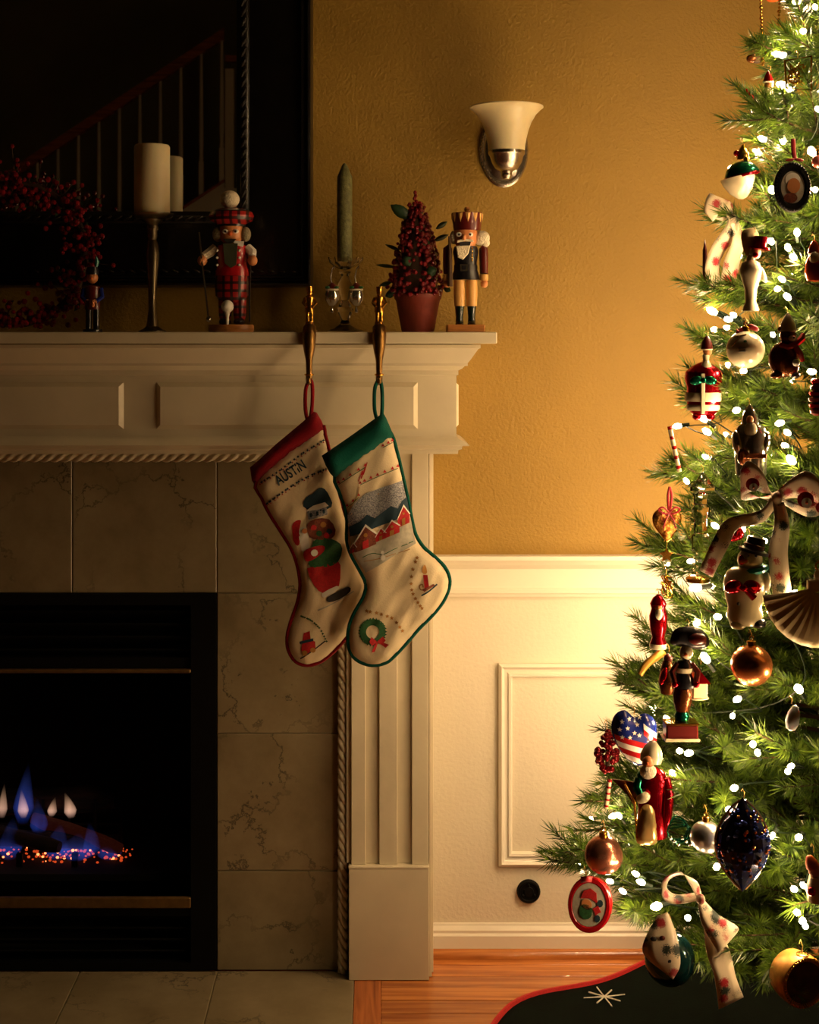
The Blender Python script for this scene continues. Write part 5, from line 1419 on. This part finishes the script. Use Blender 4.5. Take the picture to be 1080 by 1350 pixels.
# red parcel santa
t = orn('red_coat_ornament', 'shiny red glass santa coat with green bow and white belt', 'ornament', 927, 515, 0.05, (933, 444, 8))
t.lathe('coat', M_REDGL, 928, [(0, 548), (14, 547), (20, 540), (23, 526), (22, 512), (25, 500), (24, 490), (16, 483), (6, 478), (0, 476)], n=28, sd=0.8)
t.lathe('belt', M_PEARL, 927, [(23.4, 529), (24, 526), (23.8, 519), (22.8, 517)], n=28, sd=0.82); t.lathe('hem', M_PEARL, 927, [(20.8, 541), (21.8, 539), (22.2, 534), (21.6, 533)], n=28, sd=0.82)
t.box('ribbon_band', M_PEARL, 920, 925, 492, 545, -21, -16)
for sx in (-1, 1): t.ball('bow_loop', M_GREENGL, 923 + sx * 9, 501, 9, 6, 4, d=-20, rt=sx * 12)
t.ball('bow_knot', M_GREENGL, 923, 501, 4, d=-22, n=10)
t.ball('beard', M_PEARL, 929, 484, 7, 9, 6, d=-8, rt=15); t.ball('head', M_SKIN, 933, 463, 6, 7, 6); t.lathe('neck', M_PEARL, 931, [(6, 482), (4, 474), (5, 468), (0, 466)])
t.lathe('hat', M_DKRED, 932, [(8, 460), (7, 452), (3, 444), (0, 442)]); t.ball('hat_brim', M_HAIR, 932, 460, 8, 2.6, 7)
for x in (918, 936): t.ball('boot', M_REDGL, x, 549, 6, 5, 7, d=-4)
# candy sticks
def candy(px0, py0, px1, py1, r, label, D):
    t = T('candy_cane', label, 'candy cane', px0, py0, D)
    n = 14
    for k in range(n):
        a, b = k / n, (k + 1) / n
        t.tube('stripe', M_RED if k % 3 == 0 else M_PEARL, [(px0 + (px1 - px0) * u, py0 + (py1 - py0) * u, 0) for u in (a, b)], r, n=10)
    return t
candy(883, 562, 896, 622, 3.2, 'red and cream striped candy stick hanging at the left edge below red coat', on_tree(890, 590, 0.05))
candy(804, 1028, 799, 1066, 3.2, 'red and white candy stick under the berry cluster on a lower branch', on_tree(802, 1045, 0.05))
# silver father christmas
t = orn('silver_santa', 'silver mirror glass santa hanging above the large printed bow', 'ornament', 990, 580, 0.05, (988, 533, 8))
t.lathe('robe', M_SILVGL, 990, [(0, 628), (20, 626), (21, 610), (22, 590), (23, 575), (18, 562), (9, 556), (0, 555)], n=24, sd=0.75)
t.lathe('hood', M_SILVGL, 989, [(12, 564), (11, 552), (7, 541), (2, 533), (0, 532)], n=18); t.ball('face', M_SKIN, 986, 553, 5, 6, 4, d=-11); t.ball('beard', M_PEARL, 987, 568, 9, 13, 5, d=-12)
for sx in (-1, 1): t.ball('arm', M_SILVGL, 989 + sx * 18, 584, 7, 17, 9, d=-5, rt=sx * 8)
t.box('belt', M_BROWNGL, 974, 1006, 597, 603, -19, -13); t.ball('sack', M_BROWNGL, 978, 602, 9, 11, 7, d=-12)
# large printed bow
t = orn('ribbon_bow', 'large cream ribbon bow with red and green print in mid tree', 'bow', 1022, 655, 0.06)
t.ribbon('loop', M_RIB, [(1022, 656, 0), (1005, 636, -8), (988, 626, -12), (975, 640, -8), (985, 654, 0), (1022, 657, 4)], [(3, -6, 3), (2, 14, 4), (6, 20, 5), (2, 14, 4), (0, 6, 4), (3, -5, 3)])
t.ribbon('loop', M_RIB, [(1026, 654, 0), (1045, 642, -8), (1066, 640, -12), (1084, 658, -8), (1066, 674, 0), (1028, 658, 4)], [(3, 6, 3), (2, 14, 4), (4, 20, 5), (2, 16, 4), (0, 8, 4), (3, 5, 3)])
t.ribbon('tail', M_RIB, [(1020, 660, -2), (1002, 680, -8), (965, 690, -6), (948, 715, -10), (930, 756, -4)], [(5, 5, 2), (3, 8, 3), (8, 7, 3), (11, 4, 2), (9, 5, 2)])
t.ribbon('tail', M_RIB, [(1026, 662, -2), (1028, 690, -12), (1024, 730, -8), (1030, 790, -10)], [(8, 0, 2), (11, 1, 3), (12, 0, -3), (13, 0, 2)])
t.ball('knot', M_RIB, 1024, 656, 7, 9, 6, d=-4)
for x, y, r in ((986, 638, 9), (1055, 658, 11), (1076, 668, 8)):
    h = t.poly('print_cap', M_PRED, circle(x, y - 2, r, r * 0.95, 14), -25, 0.6); t.poly('print_face', M_SNOW, circle(x + 1, y + 2, r * 0.62, r * 0.62, 12), -25.8, 0.6, h); t.ball('print_nose', M_ORANGE, x + 1, y + 2, r * 0.18, d=-26.4, parent=h, n=6)
# clear glass lantern tower
t = orn('glass_lantern', 'clear glass lantern tower ornament sparkling left of the large bow', 'ornament', 926, 670, 0.06, (927, 622, 8))
t.lathe('roof', M_GLASS, 927, [(0, 648), (17, 647), (17, 642), (8, 632), (3, 624), (0, 622)], n=8)
t.lathe('tower', M_GLASS, 924, [(0, 728), (12, 727), (12, 706), (9, 703), (9, 684), (12, 680), (12, 668), (9, 665), (9, 655), (11, 650), (0, 648)], n=8)
t.lathe('foot', M_GOLD, 920, [(0, 768), (15, 767), (16, 762), (10, 759), (0, 758)], n=18)
for k in range(8): t.ball('bead', M_GLASS, 914 + (k % 2) * 4, 726 + k * 4.2, 2.6, d=-3, n=8)
# heart and hanging star
t = orn('heart_ornament', 'filigree gold and red heart on a red ribbon at left edge', 'ornament', 880, 690, 0.05)
hp = smooth_poly([(880, 680), (888, 672), (897, 679), (896, 692), (888, 704), (880, 713), (872, 704), (863, 692), (862, 679), (871, 672)], 3)
t.puff('heart', mat('red_gold_filigree', (150, 60, 26), 0.3, 0.8, rgb2=(214, 160, 70), vscale=160, bump=0.8, bscale=260), hp, 14, 8, 4)
t.tube('rim', M_GOLD, [(x, y, 0) for x, y in hp], 1.4, closed=True)
t.ribbon('ribbon', M_REDRIB, [(884, 642, 4), (881, 655, 0), (881, 673, -5)], [(1.8, 0, 0)] * 3); t.ribbon('ribbon', M_REDRIB, [(884, 642, 4), (886, 655, 0), (882, 673, -5)], [(1.8, 0, 0)] * 3)
for sx in (-1, 1):
    t.tube('bow_loop', M_REDRIB, spline([(881, 675, -7), (881 + sx * 8, 668, -8), (881 + sx * 14, 671, -8), (881 + sx * 7, 676, -8), (881, 676, -7)], 4), 1.3)
    t.tube('bow_end', M_REDRIB, [(881, 676, -8), (881 + sx * 6, 686, -10), (881 + sx * 8, 695, -9)], 1.2)
t = orn('gold_star', 'small gold star dangling from a thread below the heart', 'ornament', 880, 731, 0.05, (879, 722, 10))
t.poly('star', M_GOLD, star(879, 732, 10, 5, 0.5), -2, 4, bev=1.2)
t = orn('gold_angel', 'gold wire angel ornament above the long red santa at left edge', 'ornament', 877, 772, 0.05, (878, 758, 10))
for k in range(6):
    a = [(870 + lr.uniform(0, 18), 758 + lr.uniform(0, 30), lr.uniform(-4, 4)) for _ in range(5)]; t.tube('wire', M_GOLD, spline(a, 5), 0.9)
# snowman
t = orn('snowman_ornament', 'large glass snowman with dark hat, teal scarf and red bow', 'ornament', 985, 770, 0.06, (988, 706, 8))
M_SNOWM = mat('pearl_grey_glass', (214, 200, 160), 0.25, 0.15, coat=0.6)
t.lathe('body', M_SNOWM, 982, [(0, 824), (18, 823), (24, 812), (22, 800), (26, 785), (28, 768), (24, 754), (16, 748), (0, 746)], n=28, sd=0.85)
t.ball('head', M_SNOWM, 989, 738, 17, 17, 16); t.ball('nose', M_ORANGE, 978, 738, 7, 3, 3, d=-12, rt=-8); t.ball('mouth', M_REDGL, 975, 737, 4, 7, 3, d=-10)
for x in (983, 993): t.ball('eye', M_NAVY, x, 731, 1.8, d=-15, n=8)
ht = t.lathe('hat', M_NAVY, 993, [(0, 730), (20, 729), (20, 725), (13, 723), (12, 708), (0, 706)], n=24, tilt=14); t.lathe('hat_band', M_DKRED, 994, [(13.4, 723), (13.6, 718), (12.6, 717)], n=24, tilt=14, parent=ht)
t.tube('scarf', M_TEAL, [(992 + 17 * math.cos(a), 751 - 3 * math.cos(a), 16 * math.sin(a)) for a in [2 * PI * k / 16 for k in range(16)]], 4.5, closed=True)
for sx in (-1, 1): t.ball('bow_loop', M_REDGL, 974 + sx * 12, 770, 12, 9, 6, d=-22, rt=sx * 14)
t.ball('bow_knot', M_REDGL, 975, 771, 5, d=-26, n=10); t.tube('bow_end', M_REDGL, [(978, 774, -25), (988, 784, -25)], [4, 5])
t.ball('button', M_NAVY, 968, 792, 2.2, d=-22, n=8); t.ball('arm', M_SNOWM, 1008, 766, 7, 14, 9, d=-6); t.ball('foot', M_NAVY, 998, 820, 10, 7, 10, d=-8); t.ball('foot', M_SNOWM, 972, 822, 11, 7, 10, d=-6)
# scallop shell
t = orn('shell_ornament', 'cream ribbed scallop shell ornament with loop at right edge', 'ornament', 1070, 800, 0.06)
n = 13; V = []; Fc = []; c0 = (1076, 772)
for j in range(9):
    u = j / 8
    for i in range(n * 2 + 1):
        a = math.radians(22 + 150 * i / (n * 2)); r = 8 + 72 * u
        V.append(t.L(c0[0] + r * math.cos(a) * 0.92, c0[1] + r * math.sin(a) * (1.0), -16 * math.sin(PI * min(1, u * .55 + .25)) - (2.6 * u if i % 2 else 0)))
m_ = n * 2 + 1
for j in range(8):
    for i in range(n * 2): Fc.append((j * m_ + i, j * m_ + i + 1, (j + 1) * m_ + i + 1, (j + 1) * m_ + i))
o = t.raw('shell', (V, Fc), M_SHELL, angle=20); md = o.modifiers.new('thickness', 'SOLIDIFY'); md.thickness = 0.002
t.box('hinge', M_SHELL, 1062, 1090, 763, 779, -12, -4, 1.5); t.ball('head', M_SHELL, 1079, 757, 8, 8, 7, d=-8); t.tube('loop', M_GOLD, [(1079 + 6 * math.cos(a), 745 + 6 * math.sin(a), -8) for a in [k * PI / 5 for k in range(10)]], 1.2, closed=True)
# long red santa, left
t = orn('long_red_santa', 'slim shiny red glass santa hanging against the cream wall', 'ornament', 868, 825, 0.05, (868, 786, 8))
t.lathe('robe', M_REDGL, 868, [(0, 856), (10, 855), (11, 848), (8, 840), (11, 828), (12, 812), (9, 802), (11, 796), (7, 788), (2, 784), (0, 783)], n=20); t.lathe('hem', M_PEARL, 868, [(10.4, 855), (11.8, 852), (11.4, 848), (9, 848)], n=20); t.ball('face', M_SKIN, 867, 800, 5, 5, 4, d=-8); t.ball('beard', M_PEARL, 867, 808, 5, 8, 4, d=-10)
t.ribbon('gold_ribbon', M_GOLDRIB, [(876, 858, 0), (864, 866, -3), (852, 876, -2), (844, 890, 0)], [(3, 5, 0), (4, 4, 1), (4, 3, 0), (2.5, 2.5, 0)])
# tall dark figure
t = orn('jester_ornament', 'tall dark glass clown ornament with bicorne hat balancing on a drum', 'ornament', 905, 895, 0.07, (908, 826, 8))
t.puff('hat', M_NAVY, smooth_poly([(884, 848), (888, 832), (902, 826), (922, 828), (934, 840), (934, 852), (920, 856), (898, 852)], 3), 9, 8, 5)
t.ball('hat_trim', M_DKRED, 918, 841, 12, 8, 6, d=-8); t.ball('head', M_SNOWM, 905, 860, 9, 11, 8); t.ball('nose', M_ORANGE, 902, 861, 2.6, d=-9, n=8)
t.lathe('torso', M_NAVY, 902, [(0, 908), (14, 906), (15, 898), (10, 888), (12, 878), (8, 870), (0, 869)], n=20, sd=0.8); t.lathe('sash', M_PEARL, 902, [(11.4, 886), (12, 883), (12.2, 880), (11, 879)], n=20, sd=0.85)
for sx in (-1, 1): t.tube('arm', M_DKRED, [(902 + sx * 9, 874, -2), (902 + sx * 17, 885, -4), (902 + sx * 14, 898, -9)], [4, 4.5, 4]); t.ball('glove', M_REDGL, 902 + sx * 14, 900, 4.5, d=-10, n=10)
t.lathe('trousers', M_BROWNGL, 900, [(0, 938), (9, 937), (12, 925), (13, 915), (11, 907), (0, 905)], n=18); t.lathe('boots', M_GREENGL, 899, [(0, 950), (9, 949), (10, 943), (7, 937), (0, 936)], n=18)
t.box('drum', M_DKRED, 876, 918, 952, 972, -14, 12, 2); t.box('drum_rim', M_PEARL, 874, 920, 970, 974, -16, 14, 1); t.box('drum_rim', M_GOLD, 875, 919, 950, 953, -15, 13, 1)
t = orn('red_house_ornament', 'small red and gold cottage ornament behind the tall dark clown', 'ornament', 924, 905, 0.03, (924, 876, 8))
t.box('walls', M_SHELL, 912, 931, 898, 918, -10, 8, 1); t.poly('roof', M_REDGL, [(908, 899), (921, 882), (935, 899)], -12, 22); t.ball('snow', M_PEARL, 921, 920, 14, 3, 10)
t = orn('maroon_bird', 'maroon glass bird ornament left of the tall dark clown', 'ornament', 880, 885, 0.05, (882, 860, 8))
t.lathe('robe', M_BROWNGL, 880, [(0, 916), (9, 914), (12, 900), (9, 882), (6, 872), (0, 866)], n=18); t.ball('wing', M_REDGL, 874, 890, 5, 12, 5, d=-6, rt=15); t.ball('head', M_DKRED, 881, 868, 6, n=12)
# flag heart
t = orn('flag_heart', 'heart ornament painted as stars and stripes flag on lower left branches', 'ornament', 835, 972, 0.06, (836, 942, 8))
hp = smooth_poly([(837, 946), (824, 936), (811, 942), (806, 958), (811, 978), (824, 998), (842, 1010), (856, 996), (866, 975), (864, 950), (850, 940)], 3)
t.puff('heart', M_BLUE, hp, 20, 16, 4)
def clip_band(y0, y1, k=0.26):
    L = []; R = []
    for y in [y0 + (y1 - y0) * i / 6 for i in range(7)]:
        xs = [x for x in range(806, 868) if inside((x, y + k * (x - 835)), hp) and edge_dist((x, y + k * (x - 835)), hp) > 1.0]
        if xs: L.append((xs[0], y + k * (xs[0] - 835))); R.append((xs[-1], y + k * (xs[-1] - 835)))
    return L + R[::-1]
for i, y in enumerate((972, 979.5, 987, 994)):
    P = clip_band(y, y + 7.3)
    if len(P) > 3: t.decal('stripe', M_RED if i % 2 == 0 else M_WHITE, P, 4, 0.7)
for i, y in enumerate((957, 964.5)):
    P = [(x, yy) for x, yy in clip_band(y, y + 7.3) if x > 0]; P = [(max(x, 846), yy) for x, yy in P]
    t.decal('stripe', M_WHITE if i == 0 else M_RED, P, 4, 0.7) if len(P) > 3 else None
for x, y in ((818, 948), (828, 945), (838, 952), (815, 958), (825, 956), (834, 962), (818, 968), (828, 968), (842, 944), (840, 965)): t.decal('star', M_WHITE, star(x, y, 3.3), 3, 1.0)
# berry cluster
t = orn('berry_cluster', 'cluster of dark red glass berries hanging beside the flag heart', 'ornament', 800, 990, 0.05, (800, 962, 10))
bl = MB()
for k in range(60):
    a = lr.uniform(0, 2 * PI); r = 15 * math.sqrt(lr.random()); x, y = 801 + r * math.cos(a) * 1.05, 990 + r * math.sin(a) * 1.75
    q = lr.uniform(3.2, 4.8) * t.s; bl.add(g_ball(q, q, q, 8, 6), tr(*t.L(x, y, lr.uniform(-12, 4))))
t.raw('berries', bl, mat('dark_ruby_glass', (120, 20, 26), 0.18, 0.6))['kind'] = 'stuff'
t.tube('stem', M_TWIG, [(801, 970, 0), (801, 1010, 0)], 3)
# bearded santa
t = orn('bearded_santa', 'glass santa in red and green robe with long gold white apron', 'ornament', 858, 1050, 0.07, (856, 985, 8))
t.lathe('robe', M_REDGL, 860, [(0, 1104), (19, 1103), (21, 1090), (18, 1065), (19, 1045), (21, 1030), (17, 1018), (8, 1012), (0, 1010)], n=26, sd=0.75)
t.ball('shoulder_cape', M_GREENGL, 858, 1022, 19, 10, 14); t.ball('face', M_SKIN, 852, 1001, 8, 8, 7, d=-13); t.ball('nose', M_ORANGE, 850, 1001, 2, d=-20, n=8); t.ball('beard', M_HAIR, 852, 1013, 11, 10, 7, d=-14)
t.lathe('hood', M_PEARL, 858, [(14, 1004), (15, 996), (11, 985), (4, 977), (0, 976)], n=20, tilt=8)
t.puff('apron', mat('gold_pearl_glass', (224, 190, 120), 0.2, 0.6), smooth_poly([(842, 1062), (858, 1058), (864, 1080), (864, 1106), (848, 1110), (836, 1102)], 3), 10, 8, 5, d=-12)
t.ball('hand', M_PEARL, 845, 1046, 10, 7, 6, d=-18, rt=-25); t.tube('sleeve', M_REDGL, [(876, 1024, -4), (880, 1045, -6), (878, 1070, -8), (876, 1095, -6)], [7, 8, 7, 5], n=12); t.tube('sleeve', M_GREENGL, [(842, 1026, -4), (838, 1036, -10), (843, 1044, -16)], [6, 6, 5], n=12)
t.tube('staff', M_GOLD, [(822, 1030, -14), (834, 1052, -14), (838, 1100, -14)], 1.6)
t.poly('shawl', M_BROWNGL, [(806, 1026), (835, 1030), (844, 1040), (836, 1062), (826, 1046)], -4, 3)
# red tin disc with santa face
t = orn('santa_tin', 'round red rimmed tin disc with painted santa face on the lowest branch', 'ornament', 778, 1192, 0.06, (772, 1160, 14))
tilt = lambda VF: MB().add(VF, tr(*t.L(778, 1192)) @ rot('Y', 14) @ rot('Z', -28) @ rot('X', 90))
k_ = 1.0
sc_ = lambda VF: ([(x * t.s, y * t.s * 1.24, z * t.s) for x, y, z in VF[0]], VF[1])
t.raw('tin', tilt(sc_(g_lathe([(0, -7), (28, -7), (29.5, -3), (29.5, 3), (28, 5), (24, 5), (23, 3.4), (0, 3.4)], 40))), M_RED)
t.raw('painted_face', tilt(sc_(g_lathe([(0, 3.6), (22.6, 3.6), (22.6, 4.2), (0, 4.2)], 36))), M_PGREY)
def tin_part(name, m, P):
    V = [(x * t.s, y * t.s * 1.24, z * t.s) for z in (4.3, 4.9) for x, y in P]; n = len(P)
    t.raw(name, tilt((V, [tuple(range(n)), tuple(range(n, 2 * n))] + [(i, (i + 1) % n, n + (i + 1) % n, n + i) for i in range(n)])), m, smooth=False)
tin_part('painted_hat', M_PRED, [(-13, 3), (-11, 12), (-3, 17), (6, 15), (10, 5), (0, 7)]); tin_part('painted_beard', M_PGREEN, circle(-2, -8, 9, 8, 14)); tin_part('painted_cheek', M_SKIN, circle(-3, 0, 7, 5, 12))
tin_part('painted_bow', M_PRED, star(12, -2, 6, 4, 0.6)); tin_part('painted_leaf', M_PNAVY, circle(14, 6, 4, 4, 8)); tin_part('painted_leaf', M_PNAVY, circle(15, -10, 4, 4, 8)); tin_part('painted_moustache', M_DARK, circle(-3, -4, 6, 2, 10))
t.ribbon('red_ribbon', M_REDRIB, [(766, 1160, 0), (774, 1157, -6), (784, 1160, 0)], [(0, 4, 0)] * 3)
# blue teardrop
t = orn('blue_teardrop', 'large dark blue jewelled teardrop ornament edged with glitter', 'ornament', 979, 1115, 0.07, (981, 1052, 9))
M_DKBLUE = mat('dark_blue_glass', (30, 40, 96), 0.15, 0.5, rgb2=(60, 60, 76), vscale=140)
t.lathe('drop', M_DKBLUE, 979, [(0, 1176), (6, 1168), (18, 1152), (30, 1132), (35, 1115), (33, 1098), (24, 1082), (12, 1068), (4, 1056), (0, 1051)], n=14, sd=0.8, angle=10)
jew = MB(); jew2 = MB()
for k in range(110):
    u = lr.uniform(0.08, 0.95); y = 1056 + 112 * u; r = 35 * math.sin(PI * min(1, u ** 0.95)) ** 0.85; a = lr.uniform(PI, 2 * PI)
    x, d = 979 + r * math.cos(a), 0.8 * r * math.sin(a); q = lr.uniform(1.6, 3.2) * t.s
    (jew if k % 3 else jew2).add(g_ball(q, q, q, 6, 4), tr(*t.L(x, y, d)))
t.raw('blue_jewels', jew, mat('sapphire_bead', (70, 96, 190), 0.12, 0.5)); t.raw('copper_jewels', jew2, M_COPPER)
for sx in (-1, 1): t.tube('glitter_edge', M_SILVGL, [(979 + sx * 35.5 * math.sin(PI * u ** 0.95) ** 0.85, 1052 + 122 * u, 0) for u in [0.02 + 0.96 * k / 16 for k in range(17)]], 2.0)
# lower printed bow
t = orn('ribbon_bow', 'cream printed ribbon bow with twisted tail on the lowest branches', 'bow', 920, 1190, 0.06)
t.ribbon('loop', M_RIB, [(922, 1182, 0), (912, 1160, -8), (896, 1148, -10), (878, 1156, -8), (876, 1176, -4), (892, 1186, 0), (920, 1183, 2)], [(5, 2, 6), (7, 2, 7), (3, 5, 8), (6, 3, 8), (4, -4, 7), (2, -4, 6), (3, -4, 5)])
t.ribbon('tail', M_RIB, [(924, 1186, -2), (935, 1208, -8), (952, 1226, -12), (958, 1240, -6), (950, 1252, -2)], [(5, 2, 3), (13, -3, 3), (18, -8, 4), (14, -10, 6), (8, -4, 6)])
t.ribbon('tail', M_RIB, [(936, 1222, 0), (946, 1252, -2), (955, 1285, -6), (964, 1322, -2)], [(8, -2, 2), (15, -3, 2), (15, 2, 3), (17, -7, 2)])
t.ball('knot', M_RIB, 923, 1184, 6, 7, 6, d=-4)
# dark glass globe with ribbon end in front
t = orn('teal_globe', 'large dark teal glass globe ornament hanging just above the tree skirt', 'ornament', 884, 1262, 0.05, (884, 1222, 12))
t.ball('globe', mat('dark_teal_glass', (20, 60, 62), 0.12, 0.5), 883, 1264, 33, 35, 33, n=32); cap(t, 883, 1228, r=7)
t = orn('ribbon_tail', 'cream ribbon tail with puppy print draped over the dark teal globe', 'ribbon', 872, 1245, 0.05, D=on_tree(884, 1262, 0.0375) - 0.056)
t.ribbon('ribbon', M_RIB, [(878, 1214, 22), (872, 1238, 4), (874, 1266, 1), (886, 1292, 6)], [(7, -2, 1), (22, -2, 3), (24, 6, 2), (3, 3, 1)])
for x, y, r_, m_ in ((862, 1240, 5, M_DARK), (874, 1238, 4, M_PBROWN), (868, 1248, 5, M_PBROWN), (866, 1262, 4, M_PRED), (882, 1268, 5, M_DARK)): t.ball('print_mark', m_, x, y, r_, r_ * 0.8, 1.5, d=3, n=8)
# gold drum
t = orn('gold_drum', 'gold barrel ornament with dark round picture face near the floor', 'ornament', 1055, 1292, 0.02, (1058, 1256, 12))
M_DRUM = mat('gold_leaf_drum', (206, 150, 66), 0.4, 0.5, var=0.2, vscale=60)
Rt = tr(*t.L(1056, 1292)) @ rot('Z', 18) @ rot('X', 90)
t.raw('barrel', MB().add(([(x * t.s, y * t.s, z * t.s) for x, y, z in g_lathe([(0, -34), (24, -34), (31, -26), (34, -10), (34, 8), (33, 10), (29, 10.5), (28, 8), (0, 8)], 40)[0]], g_lathe([(0, -34), (24, -34), (31, -26), (34, -10), (34, 8), (33, 10), (29, 10.5), (28, 8), (0, 8)], 40)[1]), Rt), M_DRUM)
pv = g_lathe([(0, 8.3), (27, 8.3), (27, 9), (0, 9.4)], 32); t.raw('picture', MB().add(([(x * t.s, y * t.s, z * t.s) for x, y, z in pv[0]], pv[1]), Rt), mat('dark_picture', (30, 26, 20), 0.3, rgb2=(74, 56, 30), vscale=60))
bd = MB()
for k in range(48):
    a = 2 * PI * k / 48; bd.add(g_ball(1.5 * t.s, 1.5 * t.s, 1.5 * t.s, 6, 4), Rt @ tr(31 * math.cos(a) * t.s, 31 * math.sin(a) * t.s, 10.5 * t.s))
t.raw('bead_rim', bd, M_GOLD); t.lathe('cap', M_GOLD, 1058, [(0, 1262), (8, 1262), (8, 1257), (0, 1256)])
# green wire wreath, figure at right, frosted drop
t = orn('wire_wreath', 'small curled green wire wreath ornament beside the bearded santa', 'ornament', 893, 1092, 0.05)
for k in range(5):
    q = [(893 + (13 + k) * math.cos(a) + k, 1094 + (17 - k * 2) * math.sin(a) + k, 4 * math.sin(3 * a + k)) for a in [2 * PI * i / 20 for i in range(20)]]
    t.tube('wire_coil', M_GREENGL, q, 0.9, closed=True)
for k in range(6): t.ball('bead', M_SILVGL, 884 + k * 5, 1104 + (k % 3) * 4, 2.2, d=-4, n=8)
t = orn('elf_ornament', 'cream and red elf ornament at the right edge near bottom lights', 'ornament', 1074, 1150, 0.05, (1073, 1124, 8))
t.lathe('body', M_PEARL, 1077, [(0, 1190), (12, 1188), (14, 1172), (10, 1156), (0, 1154)]); t.ball('head', M_SKIN, 1074, 1148, 8, 9, 8); t.lathe('hat', M_ORANGE, 1072, [(9, 1143), (8, 1136), (4, 1128), (0, 1126)], tilt=-20); t.ball('mitten', M_REDGL, 1068, 1172, 6, 6, 5, d=-9)
t = orn('frosted_drop', 'pale frosted glass drop ornament among the right hand branches', 'ornament', 1042, 948, 0.04, (1044, 928, 8))
t.lathe('drop', mat('frosted_glass', (214, 222, 226), 0.5, 0.0, sss=0.2), 1042, [(0, 964), (6, 961), (9, 952), (8, 940), (4, 931), (0, 928)], n=18, tilt=12)
t = orn('round_pink_ornament', 'small pink glass ball at the right edge beside oval portrait', 'bauble', 1078, 213, 0.03, (1078, 202, 8))
t.ball('globe', mat('pink_glass', (226, 130, 110), 0.2, 0.5), 1079, 213, 9, n=18); cap(t, 1079, 203, r=3)
t = orn('santa_boot', 'small red glass boot tucked below the left loop of large bow', 'ornament', 970, 704, 0.03, (975, 694, 8))
t.ball('shaft', M_REDGL, 974, 703, 7, 9, 6); t.ball('toe', M_REDGL, 966, 709, 9, 5, 6)
